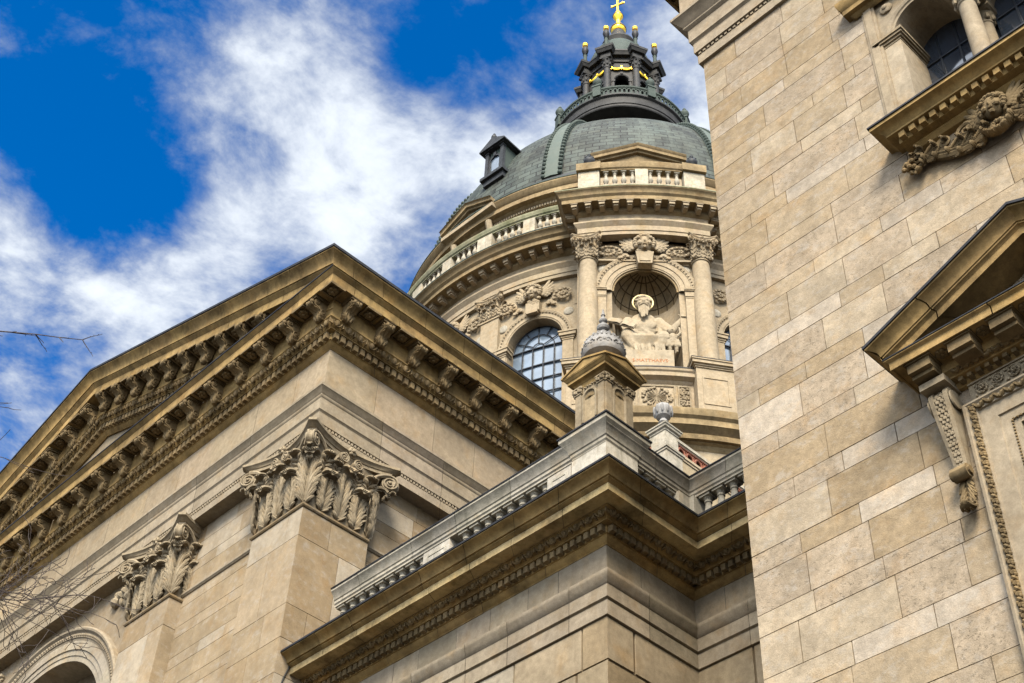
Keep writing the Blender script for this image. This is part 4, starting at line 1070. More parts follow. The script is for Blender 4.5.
for s in (-1, 1):
    m = MB(); c = WC + s * 1.37
    box(m, c - .19, c + .19, -0.9, -0.02, 18.6, 20.80, ft, (1.2, 1.22, 1.25, 0))
    o = m.build('pilaster', M['arch'], lo)
    m = MB()
    for q, (e, z0, z1) in enumerate(((.01, 20.80, 20.85), (.04, 20.85, 20.90), (.075, 20.90, 20.955), (.10, 20.955, 21.02))):
        box(m, c - .19 - e, c + .19 + e, -0.9, -0.02 + e, z0, z1, ft)
    m.build('impost', M['carve'], o)
def small_column(cu, n, z0, z1, r, mat):
    m = MB(); c = ft(cu, n, 0)[:2]
    lathe(m, [(r * 1.35, z0), (r * 1.35, z0 + .06), (r * 1.2, z0 + .09), (r * 1.28, z0 + .14), (r * 1.05, z0 + .18), (r, z0 + .22), (r * .86, z1 - .05), (r * .98, z1 - .03), (r * .98, z1)], c, 20)
    o = m.build('column', mat, lo)
    m = MB(); lathe(m, [(r * .88, z1), (r * .95, z1 + .05), (r * 1.3, z1 + .17), (r * 1.35, z1 + .2)], c, 16)
    for i in range(8): a = 2 * PI * i / 8; ell(m, (c[0] + r * 1.1 * math.cos(a), c[1] + r * 1.1 * math.sin(a), z1 + .08), (.045, .045, .08), 6, 4)
    sqlathe(m, [(r * 1.2, z1 + .2), (r * 1.55, z1 + .24), (r * 1.55, z1 + .32)], c); m.build('capital', M['carve'], o)
small_column(WC, -0.16, 18.60, 20.68, .165, M['arch']); small_column(WC, -0.72, 18.6, 20.68, .14, M['arch'])
m = MB()
box(m, WC - .22, WC + .22, -.95, -.03, 20.99, 21.03, ft)
m.build('lintel', M['arch'], lo)
for s in (-1, 1):              # dark glazing with bars
    cu = WC + s * 0.72
    m = MB(); disc(m, ft, cu, .56, 21.0, 18.6, -.80, 20); g = m.build('pane', M['darkpane'], lo)
    m = MB()
    for z in (19.35, 20.05, 20.75): box(m, cu - .53, cu + .53, -.80, -.77, z - .016, z + .016, ft)
    for u in (-.18, .18): box(m, cu + u - .016, cu + u + .016, -.803, -.773, 18.6, 21.45, ft)
    m.build('glazing_bar', M['iron'], g)
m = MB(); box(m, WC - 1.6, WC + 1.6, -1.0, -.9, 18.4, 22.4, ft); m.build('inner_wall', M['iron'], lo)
# sill
m = MB()
SLW = 1.20
spath = [(TX, WC + 1.93 - .0), (TX, WC - 1.93)]
def ressaut(prof, w, name, mat, parent, mbx=None, jitter=.05):   # moulding with returns, centred on the window axis
    m = mbx or MB(); sweep(m, prof, [(TX + .3, WC + w), (TX, WC + w), (TX, WC - w), (TX + .3, WC - w)], seg=0, jitter=jitter)
    return m if mbx else m.build(name, mat, parent)
m = MB(); ressaut([(p, z - .20) for p, z in [(0.0, 17.98), (.10, 18.0), (.16, 18.06), (.16, 18.10), (.30, 18.105), (.30, 18.24), (.43, 18.245), (.43, 18.28), (.47, 18.33), (.52, 18.37), (.60, 18.39), (.60, 18.46), (-.3, 18.56)]], SLW, '', None, None, m)
dentils(m, [(TX, WC + SLW + .28), (TX, WC - SLW - .28)], .30, .40, 17.915, 18.035, .185, fill=.55)
sill = m.build('sill', M['cornice'], tw)
m = MB(); ressaut([(.605, 18.255), (.625, 18.255), (.625, 18.29), (-.2, 18.385)], SLW, '', None, None, m, jitter=0); m.build('lead_flashing', M['dark'], sill)
# carved bracket: cherub between two leafy scrolls
m = MB()
cherub(m, ft, WC, .20, 17.50, .44, wings=True, span=2.3)
YZ = Matrix(((0, -1, 0, 0), (1, 0, 0, 0), (0, 0, 1, 0), (0, 0, 0, 1)))
def sleaf(u, n, z, ang, w, h, out): leaf(m, Matrix.Translation(ft(u, n, z)) @ YZ @ Matrix.Rotation(ang, 4, 'Y'), w, h, out=out, lean=.03, nt=18, ns=9)
for s in (-1, 1):
    pts = [(WC + s * (.20 + 1.30 * t), .10 - .03 * t, 17.22 - .09 * math.sin(t * 5.5) + .26 * t * t) for t in [i / 20 for i in range(21)]]
    tube(m, pts, [.075 - .03 * abs(2 * i / 20 - .8) for i in range(21)], 7, ft)
    tube(m, [(u, n + .05, z + .05) for u, n, z in pts[3:17]], [.03] * 14, 5, ft)
    for q, t in enumerate((.05, .2, .35, .5, .65, .8, .95)):
        u, n, z = WC + s * (.20 + 1.30 * t), .09, 17.22 - .09 * math.sin(t * 5.5) + .26 * t * t
        sleaf(u, n, z + .03, s * (-.9 - .25 * (q % 2)), .20, .34 - .02 * q, .12); sleaf(u, n - .02, z - .01, s * (-1.9 - .2 * (q % 2)), .14, .22, .10)
    for c, r in ((.50, .15), (.88, .12), (1.36, .14)):      # spiral ends
        tube(m, [(WC + s * (c + r * (1 - .85 * t) * math.cos(9 * t)), .15, 17.46 + .06 * c + r * (1 - .85 * t) * math.sin(9 * t)) for t in [i / 24 for i in range(25)]], [.035 - .012 * i / 24 for i in range(25)], 5, ft)
        ell(m, (WC + s * c, .17, 17.46 + .06 * c), (.035, .035, .035), 7, 5, ft)
    for i in range(12):
        a = 2 * PI * i / 12 * 1.0; ell(m, (WC + s * (1.50 + .09 * math.cos(a) * (1 if i % 2 else .45)), .12 + .04 * (i % 3), 17.46 + .10 * math.sin(a) * (1 if i % 2 else .45)), (.045, .045, .045), 7, 5, ft)
    for q in range(4): sleaf(WC + s * 1.50, .08, 17.46, s * (-.4 - .7 * q), .14, .24, .08)
for q in range(7): sleaf(WC, .12, 17.20, PI + (q - 3) * .42, .15, .26, .14)
for i in range(9): a = 2 * PI * i / 9; ell(m, (WC + .09 * math.cos(a), .20, 17.12 + .07 * math.sin(a)), (.05, .05, .05), 7, 5, ft)
m.build('carved_bracket', M['orn'], sill)
# --- lower window with a bracketed pediment
pw = link('pediment_window', None, tw)
HW = 1.58
zfp = lambda x, y: .47 * max(0.0, (HW + .5 - abs(y - WC)))
path_p = [(TX + .3, WC + HW), (TX, WC + HW), (TX, WC), (TX, WC - HW), (TX + .3, WC - HW)]
path_h = [(TX + .3, WC + HW), (TX, WC + HW), (TX, WC - HW), (TX + .3, WC - HW)]
m = MB()
# horizontal cornice
hc = [(0.0, 12.98), (.06, 12.99), (.10, 13.03), (.10, 13.06), (.22, 13.07), (.22, 13.10), (.27, 13.15), (.29, 13.16), (.29, 13.30), (.31, 13.33), (.62, 13.335), (.63, 13.32), (.65, 13.32), (.65, 13.44), (.66, 13.45), (.70, 13.47), (.70, 13.49), (.1, 13.53)]
sweep(m, hc, path_h, seg=1.2)
rkp = [(.0, 13.33), (.31, 13.335), (.616, 13.337), (.626, 13.324), (.644, 13.324), (.644, 13.44), (.656, 13.45), (.68, 13.47), (.70, 13.475), (.70, 13.50), (.72, 13.505), (.725, 13.54), (.75, 13.60), (.82, 13.66), (.86, 13.675), (.86, 13.71), (.0, 13.72)]
zr0 = .42
zfq = lambda x, y: zr0 * (HW + .86 - abs(y - WC))
rk_path = [(TX, WC + HW), (TX, WC), (TX, WC - HW)]
sweep(m, rkp, rk_path, seg=.8, zf=zfq, mo={0: (-1, 1), 2: (-1, -1)})
# returns of the gutter at both ends
sweep(m, rkp, path_h, seg=0, skip=(1,))
po = m.build('pediment', M['cornice'], pw)
m = MB(); sweep(m, [(.865, 13.70), (.885, 13.70), (.885, 13.745), (-.05, 13.80)], rk_path, zf=zfq, jitter=0, mo={0: (-1, 1), 2: (-1, -1)}); sweep(m, [(.865, 13.70), (.885, 13.70), (.885, 13.745), (-.05, 13.80)], path_h, skip=(1,), jitter=0)
sweep(m, [(.702, 13.485), (.715, 13.485), (.715, 13.505), (.1, 13.54)], path_h, jitter=0, skip=(0, 2)); m.build('lead_flashing', M['dark'], po)
m = MB(); ZT = 13.33 + zr0 * (HW + .86)
m.add([ft(WC - HW, .02, 13.5), ft(WC + HW, .02, 13.5), ft(WC + HW, .02, 13.33 + zr0 * .86), ft(WC, .02, ZT), ft(WC - HW, .02, 13.33 + zr0 * .86)], [(0, 1, 2, 3, 4)], (.9, .85, .8, 0))
for s in (-1, 1):
    for i in range(14):
        u = s * (HW - .05 - (HW - .15) * i / 13)
        ell(m, (WC + u, .10, 13.27 + zr0 * (HW + .86 - abs(u))), (.05, .06, .045), 6, 4, ft)
    m.add([ft(WC + s * HW, .14, 13.30 + zr0 * .86), ft(WC, .14, 13.30 + zr0 * (HW + .86)), ft(WC, .14, 13.20 + zr0 * (HW + .86)), ft(WC + s * HW, .14, 13.20 + zr0 * .86), ft(WC, .03, 13.16 + zr0 * (HW + .86)), ft(WC + s * HW, .03, 13.16 + zr0 * .86)], [(0, 1, 2, 3), (3, 2, 4, 5)])
m.build('tympanum', M['arch'], po)
m = MB()
for y in [WC + HW + .28 - .62 * i for i in range(7)]:
    box(m, y - .17, y + .17, .29, .58, 13.16, 13.30, ft, jit(.1)); box(m, y - .20, y + .20, .28, .61, 13.30, 13.336, ft, jit(.1)); box(m, y - .165, y + .165, .29, .50, 13.10, 13.16, ft, jit(.1))
    yy = y - .3075
    if yy > WC - HW - .3:
        for i in range(6): a = 2 * PI * i / 6; ell(m, (yy + .06 * math.cos(a), .46 + .06 * math.sin(a), 13.32), (.045, .045, .03), 6, 4, ft)
        ell(m, (yy, .46, 13.31), (.035, .035, .03), 6, 4, ft)
m.build('bracket_row', M['orn'], po)
m = MB()
dentils(m, [(TX, WC + HW), (TX, WC - HW)], .10, .19, 13.0, 13.06, .13, fill=.5)
eggs(m, [(TX, WC + HW), (TX, WC - HW)], .22, .28, 13.08, 13.16, .15)
m.build('dentil_band', M['orn'], po)
m = MB(); rinceau(m, ft, WC - 1.42, WC + 1.42, 12.70, 12.95, .05, .05); box(m, WC - 1.5, WC + 1.5, -.3, .05, 12.66, 12.985, ft)
for z0, z1 in ((12.655, 12.685), (12.955, 12.98)): box(m, WC - 1.5, WC + 1.5, .045, .075, z0, z1, ft)
m.build('carved_frieze', M['carve'], pw)
# window frame: three fasciae, carved outer band
m = MB(); fr_ = [(1.62, -.2), (1.62, .12), (1.58, .13), (1.55, .10), (1.44, .10), (1.43, .07), (1.20, .07), (1.19, .045), (1.05, .045), (1.04, .02), (.95, .02), (.95, -.45)]
k = len(fr_)
for side in (0, 1, 2):
    vs = []
    for r, n in fr_:
        zt = 12.65 - (1.62 - r) * .9
        if side == 0: vs.append((ft(WC + r, n, 6.5), ft(WC + r, n, zt)))
        elif side == 1: vs.append((ft(WC + r, n, zt), ft(WC - r, n, zt)))
        else: vs.append((ft(WC - r, n, zt), ft(WC - r, n, 6.5)))
    m.add([p for a_, b_ in vs for p in (a_, b_)], [(2 * j, 2 * j + 2, 2 * j + 3, 2 * j + 1) for j in range(k - 1)], (1, 1, 1, 0))
fo = m.build('frame', M['arch'], pw)
m = MB(); zq = 12.65 - .11
i = 0
for s in (-1, 1):
    z = 6.6
    while z < zq:
        ell(m, (WC + s * 1.495, .105, z), (.055, .05, .035), 6, 4, ft, M_=Matrix.Rotation(.7 * (1 if i % 2 else -1), 3, 'Y')); ell(m, (WC + s * (1.495 + (.03 if i % 2 else -.03)), .11, z + .04), (.025, .04, .03), 5, 4, ft); i += 1; z += .075
u = WC - 1.5
while u < WC + 1.5:
    ell(m, (u, .105, zq), (.035, .05, .055), 6, 4, ft, M_=Matrix.Rotation(.7 * (1 if i % 2 else -1), 3, 'Y')); ell(m, (u + .035, .11, zq + (.03 if i % 2 else -.03)), (.03, .04, .025), 5, 4, ft); i += 1; u += .075
m.build('carved_band', M['orn'], fo); m = MB()
beads(m, ft, [(WC + 1.045, .045, 6.6), (WC + 1.045, .045, 12.13), (WC - 1.045, .045, 12.13), (WC - 1.045, .045, 6.6)], .018, .05)
m.build('bead_moulding', M['orn'], fo)
m = MB(); box(m, WC - 1.0, WC + 1.0, -.46, -.42, 6.5, 12.4, ft); g = m.build('pane', M['darkpane'], pw)
m = MB(); box(m, WC - .03, WC + .03, -.42, -.36, 6.5, 12.3, ft)
for z in (7.6, 8.7, 9.8, 10.9): box(m, WC - .95, WC + .95, -.415, -.37, z - .02, z + .02, ft)
m.build('glazing_bar', M['iron'], g)
for s in (-1, 1):              # long consoles
    m = MB(); c = WC + s * 1.82; w = .15
    # side profile in (n, z): thick scroll on top tapering to a small scroll below
    pr = []
    for i in range(17):
        t = i / 16; zz = 12.96 - 1.30 * t; nn = .10 + .24 * (1 - t) ** 1.6 + .04 * math.sin(t * PI)
        if t < .12: nn -= .10 * (1 - t / .12) ** 2
        pr.append((nn, zz))
    w_ = lambda t: w * (1 - .42 * t)
    vs = []; n_ = len(pr)
    for q, (nn, zz) in enumerate(pr):
        ww = w_(q / (n_ - 1)); vs += [ft(c - ww, -.05, zz), ft(c - ww, nn, zz), ft(c - ww * .55, nn + .012, zz), ft(c - ww * .5, nn - .02, zz), ft(c + ww * .5, nn - .02, zz), ft(c + ww * .55, nn + .012, zz), ft(c + ww, nn, zz), ft(c + ww, -.05, zz)]
    m.add(vs, [(8 * q + j, 8 * q + j + 1, 8 * q + 9 + j, 8 * q + 8 + j) for q in range(n_ - 1) for j in range(7)] + [tuple(range(8))])
    for q in range(24):        # scale pattern down the face
        t = .06 + .92 * q / 24; zz = 12.96 - 1.30 * t; nn = pr[min(16, int(t * 16))][0]
        for e in ((-.25, .25) if q % 2 else (-.5, 0, .5)): ell(m, (c + e * w_(t), nn - .015, zz), (.035, .022, .035), 6, 4, ft)
    for e in (-1, 1):          # rosette scroll on the flank
        A = Matrix.Translation(ft(c + e * w, .17, 12.76)) @ Matrix.Rotation(PI if e > 0 else 0, 4, 'Z'); A = Matrix.Translation(ft(c + e * (w + .005), .16, 12.76)) @ (Matrix.Rotation(PI, 4, 'Z') if e > 0 else Matrix.Identity(4)) @ Matrix.Rotation(0, 4, 'Z')
        A = Matrix.Translation(ft(c + e * (w + .005), .16, 12.76)) @ Matrix.Rotation(PI if e > 0 else 0, 4, 'Z')
        volute(m, A @ Matrix.Scale(1.0, 4), .15, .02, 1.5, e)
    co = m.build('console', M['carve'], pw)
    m = MB()                   # capping block, lower scroll and acanthus drop
    box(m, c - w - .04, c + w + .04, -.05, .40, 12.955, 13.06, ft); m.build('console_block', M['carve'], co); m = MB()
    pts = [ft(c - w * .75, .15, 11.62), ft(c + w * .75, .15, 11.62)]; tube(m, pts, .10, 12); tube(m, [ft(c - w * .95, .15, 11.62), ft(c - w * .7, .15, 11.62)], .06, 10); tube(m, [ft(c + w * .7, .15, 11.62), ft(c + w * .95, .15, 11.62)], .06, 10)
    leaf(m, Matrix.Translation(ft(c, .04, 11.56)) @ Matrix(((0, -1, 0, 0), (1, 0, 0, 0), (0, 0, 1, 0), (0, 0, 0, 1))) @ Matrix.Rotation(PI, 4, 'Y'), .24, .50, out=.14, lean=.06, nt=18, ns=9, groove=.012)
    m.build('scroll_drop', M['orn'], co)

# ================================================================== DRUM
dr = thing('dome_drum', (DC[0], DC[1], 26), 'round columned drum of pale stone under the dome, with arched windows and a niche', 'church drum')
RW, RB, RE, REB = 12.10, 13.80, 12.30, 14.42
BAYS = (225, 135, 315, 45); WINS = [180 + 21.5 * k for k in (-1, 0, 1)] + [270 + 21.5 * k for k in (-1, 0, 1)]
WINR, WINZ = 1.35, 44.75
m = MB()
lathe(m, [(15.0, 24.0), (15.0, 35.3), (14.85, 35.4)], DC, 96, tseg=3, jitter=.05)
m.build('base_wall', M['drum'], dr)
m = MB()
lathe(m, [(15.0, 35.3), (15.06, 35.35), (15.12, 35.5), (15.25, 35.55), (15.25, 35.85), (15.34, 35.9), (15.55, 36.1), (15.6, 36.12), (15.6, 36.4), (15.72, 36.5), (15.78, 36.7), (15.78, 36.8), (14.6, 36.95), (12, 37.0)], DC, 128, tseg=4, jitter=.08)
lc = m.build('base_cornice', M['drumcor'], dr)
m = MB()
for i in range(190):
    a = 190 + 80 * i / 190; f = polar(a, 15.25); box(m, -.055, .055, -.02, .14, 35.58, 35.83, f, jit(.1))
m.build('dentil_band', M['orn'], lc)
# wall behind: plinth zone and plain far side
m = MB()
lathe(m, [(12.6, 36.9), (12.6, 39.2), (12.7, 39.25), (12.7, 39.45), (12.1, 39.5)], DC, 96, tseg=3, jitter=.05)
lathe(m, [(RW, 39.4), (RW, 48.35)], DC, 60, a0=-26, a1=122, tseg=2, jitter=.05)
for a in WINS:
    arch_panel(m, polar(a, RW), -2.28, 2.28, 39.4, 48.35, 0, WINR, WINZ, n=0, seg=24, du=.6)
m.build('wall', M['drum'], dr)
# windows
for a in WINS:
    vis = a in (180, 201.5, 248.5)
    f = polar(a, RW)
    wn = MB()
    archivolt(wn, f, 0, WINZ, [(1.80, 0.0), (1.80, .10), (1.76, .13), (1.70, .11), (1.62, .08), (1.60, .06), (1.42, .06), (1.40, .03), (WINR, .02), (WINR, -.62)], 28)
    reveal(wn, f, 0, WINR, WINZ, 39.4, .0, -.62, 28)
    if vis:
        for i in range(30): t = PI * (i + .5) / 30; ell(wn, (1.66 * math.cos(t), .11, WINZ + 1.66 * math.sin(t)), (.045, .04, .045), 5, 4, f)
    for s in (-1, 1):
        box(wn, s * 1.62 - .24, s * 1.62 + .24, -.3, .06, 39.4, WINZ - .45, f)
        for e, z0, z1 in ((.03, WINZ - .45, WINZ - .36), (.07, WINZ - .36, WINZ - .26), (.14, WINZ - .26, WINZ - .08), (.18, WINZ - .08, WINZ)):
            box(wn, s * 1.62 - .24 - e, s * 1.62 + .24 + e, -.3, .06 + e, z0, z1, f)
    wo = wn.build('arched_window', M['drum'], dr)
    p = MB(); disc(p, f, 0, WINR + .02, WINZ, 39.4, -.55, 24); p.build('pane', M['pane'], wo)
    b = MB(); q = .025
    for u in (-.81, -.27, .27, .81): box(b, u - q, u + q, -.54, -.46, 39.4, WINZ if abs(u) > .5 else WINZ + .02, f)
    for z in (40.3, 41.15, 42.0, 42.85, 43.7): box(b, -WINR, WINR, -.535, -.47, z - q, z + q, f, du=.3)
    box(b, -WINR, WINR, -.53, -.45, WINZ - q, WINZ + q, f, du=.3)
    for rr in (.81, .30, WINR - .04):
        tube(b, [(rr * math.cos(PI * i / 16), -.50, WINZ + rr * math.sin(PI * i / 16)) for i in range(17)], q, 6, f)
    for i in range(1, 6):
        t = PI * i / 6; r0 = .81 if i in (2, 4) and False else .30
        tube(b, [(.81 * math.cos(t), -.50, WINZ + .81 * math.sin(t)), (WINR * math.cos(t), -.50, WINZ + WINR * math.sin(t))], q, 6, f)
        if i in (1, 3, 5): tube(b, [(.30 * math.cos(t), -.50, WINZ + .30 * math.sin(t)), (.81 * math.cos(t), -.50, WINZ + .81 * math.sin(t))], q, 6, f)
    b.build('glazing_bar', M['iron'], wo)
    if vis:
        c = MB(); f2 = tang(a, RW + .02)
        cherub(c, f2, 0, .22, 47.55, .85, wings=True, span=2.3)
        for s in (-1, 1): scrollfoliage(c, (lambda u, n, z, s=s: f2(s * u, n, z)), .55, 2.0, 47.15, .95, 0.02, s)
        box(c, -.34, .34, -.05, .30, 46.35, 46.95, f2); box(c, -.27, .27, .2, .36, 46.2, 46.4, f2)
        for i in range(14): ell(c, (rnd.uniform(-.32, .32), .25, 46.9 + rnd.uniform(-.1, .3)), (.12, .09, .09), 6, 4, f2)
        box(c, -2.2, 2.2, -.02, .07, 46.52, 46.60, f)
        c.build('carved_cherub', M['drum'], dr)
        for s in (-1, 1):
            c = MB(); ell(c, (s * 1.62, .02, 46.15), (.24, .05, .24), 14, 7, f); c.build('roundel', M['white'], dr)
# pilasters between the windows
PCAP = capital_mesh(1.02, 1.28, 'pilaster_capital', M['drum'], hi=False)
for a in (169.25, 190.75, 258.5, 281.5):
    f = tang(a, RW); m = MB()
    box(m, -.50, .50, -.4, .20, 39.4, 47.0, f); box(m, -.56, .56, -.4, .25, 46.86, 46.95, f); box(m, -.60, .60, -.4, .28, 39.4, 39.8, f)
    o = m.build('pilaster', M['drum'], dr, smooth=0)
    an = R_(a); n_ = (math.cos(an), math.sin(an)); t_ = (-math.sin(an), math.cos(an)); p = f(0, -.30, 47.02)
    link('capital', PCAP, o, frame(p, t_, n_))
# entablature: ring plus the projecting bays
E_ARCH = [(-.4, 48.30), (0, 48.30), (0, 48.50), (.04, 48.52), (.04, 48.82), (.07, 48.86), (.16, 49.0), (.19, 49.04), (.19, 49.14), (0, 49.17)]
E_FR = [(0, 49.17), (0, 49.62)]
E_COR = [(0, 49.62), (.05, 49.65), (.14, 49.74), (.16, 49.76), (.16, 49.95), (.62, 49.97), (.66, 49.95), (.66, 50.18), (.69, 50.21), (.74, 50.26), (.76, 50.28), (.78, 50.36), (.85, 50.48), (.92, 50.53), (.92, 50.60), (-.6, 50.70)]
def ringpath(R, a0, a1, n): return [(DC[0] + R * math.cos(R_(a0 + (a1 - a0) * i / max(n, 1))), DC[1] + R * math.sin(R_(a0 + (a1 - a0) * i / max(n, 1)))) for i in range(n + 1)]
m = MB(); lathe(m, [(RE + p, z) for p, z in E_ARCH], DC, 120, tseg=3, jitter=.05); lathe(m, [(RE + p, z) for p, z in E_FR], DC, 120, tseg=3, jitter=.06)
ra = m.build('architrave_ring', M['drum'], dr)
m = MB(); lathe(m, [(RE + p * 1.25, z) for p, z in E_COR], DC, 144, tseg=3, jitter=.1); rc = m.build('cornice_ring', M['drumcor'], dr)
m = MB(); lathe(m, [(RE + 1.155, 50.575), (RE + 1.175, 50.575), (RE + 1.175, 50.625), (RE + .9, 50.66)], DC, 144); m.build('mossy_edge', M['verdigris'], rc)
BLK = MB()
box(BLK, -.13, .13, 0, .44, -.20, -.05); box(BLK, -.17, .17, 0, .48, -.05, 0); box(BLK, -.10, .10, 0, .36, -.28, -.20)
BLKM = BLK.mesh('modillion', M['drum'], 30)
def polar_frame(a, R, z):
    an = R_(a); n_ = (math.cos(an), math.sin(an)); t_ = (-math.sin(an), math.cos(an)); return frame((DC[0] + R * n_[0], DC[1] + R * n_[1], z), t_, n_)
for i in range(44):
    a = 150 + 3.05 * i
    if abs(a - 225) < 12.8 or a > 265: continue
    link('modillion', BLKM, rc, polar_frame(a, RE + .18, 49.95))
for A in BAYS:
    a0, a1 = A - 11.7, A + 11.7
    pth = ringpath(11.9, a0, a0, 0) + ringpath(REB, a0, a1, 16) + ringpath(11.9, a1, a1, 0)
    m = MB(); up8 = lambda pr: [(p, z + .008) for p, z in pr]
    sweep(m, up8(E_ARCH), pth, jitter=.04); sweep(m, up8(E_FR), pth, jitter=.05); ob = m.build('bay_architrave', M['drum'], dr)
    m = MB(); sweep(m, up8(E_COR), pth, jitter=.06); oc = m.build('bay_cornice', M['drumcor'], dr)
    m = MB(); sweep(m, [(.925, 50.58), (.945, 50.58), (.945, 50.64), (.5, 50.70), (-.4, 50.74)], pth, jitter=0); m.build('mossy_edge', M['mossy'], oc)
    if A != 225: 
        m = MB(); lathe(m, [(RB, 37), (RB, 48.4)], DC, 20, a0=A - 11.5, a1=A + 11.5); m.build('bay_wall', M['drum'], dr); continue
    for i in range(11):
        link('modillion', BLKM, oc, polar_frame(A + (i - 5) * 2.42, REB + .17, 49.958))
    for s in (-1, 1):
        for q in range(3):
            an = R_(A + s * 11.7); n_ = (-math.sin(an) * s, math.cos(an) * s); d_ = (math.cos(an) * -s, math.sin(an) * -s)
            R = REB - .1 - .62 * q; link('modillion', BLKM, oc, frame((DC[0] + R * math.cos(an) + n_[0] * .17, DC[1] + R * math.sin(an) + n_[1] * .17, 49.958), (n_[1], -n_[0]), n_))
# ---- bay facing the viewer: niche, columns, pedestals
f = polar(225, RB); ft5 = tang(225, RB)
NR, NZ = 1.45, 45.25
m = MB()
arch_panel(m, f, -2.95, 2.95, 36.9, 48.4, 0, NR, NZ, n=0, seg=28, du=.5)
for s in (-1, 1): box(m, s * 2.95 - .02, s * 2.95 + .02, -1.9, 0, 36.9, 48.4, f)
bw = m.build('bay_wall', M['drum'], dr)
m = MB()
archivolt(m, ft5, 0, NZ, [(2.22, -.02), (2.22, .14), (2.18, .18), (2.10, .15), (2.0, .12), (1.98, .09), (1.74, .09), (1.72, .05), (1.52, .05), (1.50, .02), (NR, .015), (NR, -.15)], 32)
for i in range(34): t = PI * (i + .5) / 34; ell(m, (2.06 * math.cos(t), .15, NZ + 2.06 * math.sin(t)), (.05, .045, .05), 5, 4, ft5)
for s in (-1, 1):
    box(m, s * 1.95 - .24, s * 1.95 + .24, -.1, .09, 39.95, NZ - .5, ft5)
    for e, z0, z1 in ((.02, NZ - .5, NZ - .42), (.05, NZ - .42, NZ - .34), (.05, NZ - .34, NZ - .12), (.11, NZ - .12, NZ - .06), (.14, NZ - .06, NZ)):
        box(m, s * 1.95 - .24 - e * .3, s * 1.95 + .24 + e * .3, -.1, .09 + e, z0, z1, ft5)
m.build('niche_arch', M['drum'], bw)
m = MB()     # half-round niche with ribbed half-dome
n1, n2 = 20, 8
rows = []
for j in range(n2 + 1):
    row = []
    for i in range(n1 + 1):
        a = PI - PI * i / n1
        if j == 0: row.append((NR * math.cos(a), -.14 - 1.45 * math.sin(a), 39.9))
        else:
            t = PI / 2 * (j - 1) / (n2 - 1); row.append((NR * math.cos(a) * math.cos(t), -.14 - 1.45 * math.sin(a) * math.cos(t), NZ + NR * math.sin(t)))
    rows.append(row)
vs = sum(rows, []); w = n1 + 1
m.add(sum(rows[:2], []), [(i, i + 1, w + i + 1, w + i) for i in range(n1)], (1, 1, 1, 0), ft5)
nc = m.build('niche_recess', M['drum'], bw)
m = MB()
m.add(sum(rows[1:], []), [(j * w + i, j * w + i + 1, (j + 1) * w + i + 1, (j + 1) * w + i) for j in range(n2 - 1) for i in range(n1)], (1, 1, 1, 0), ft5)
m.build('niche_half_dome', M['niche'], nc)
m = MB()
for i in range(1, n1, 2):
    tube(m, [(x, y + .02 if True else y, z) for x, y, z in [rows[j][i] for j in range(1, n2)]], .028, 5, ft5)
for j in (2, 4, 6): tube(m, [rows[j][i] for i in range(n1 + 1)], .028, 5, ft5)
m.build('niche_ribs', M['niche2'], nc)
m = MB()
archivolt(m, ft5, 0, NZ + .02, [(1.44, -.16), (1.44, -.05), (1.36, -.05), (1.36, -.16)], 24); m.build('niche_rim', M['drumcor'], nc)
# carved cherub, keystone, roundels, panel line
c = MB(); f2 = tang(225, RB + .08)
cherub(c, f2, 0, .30, 47.82, .95, wings=True, span=2.3)
for s in (-1, 1): scrollfoliage(c, (lambda u, n, z, s=s: f2(s * u, n, z)), .6, 2.25, 47.52, .85, .08, s)
box(c, -.34, .34, -.1, .34, 46.80, 47.25, f2); taper_box(c, (0, .20), .62, .78, 46.55, 47.2, .40, .46, f=f2); box(c, -.40, .40, -.1, .42, 47.2, 47.27, f2); box(c, -.24, .24, .36, .44, 46.66, 47.1, f2)
box(c, -2.3, 2.3, -.12, .06, 47.02, 47.12, f2)
for i in range(12): ell(c, (rnd.uniform(-.35, .35), .32, 47.35 + rnd.uniform(-.08, .16)), (.12, .09, .08), 6, 4, f2)
c.build('carved_cherub', M['drum'], dr)
for s in (-1, 1):
    c = MB(); ell(c, (s * 1.78, .02, 46.70), (.26, .05, .26), 16, 7, f); c.build('roundel', M['white'], dr)
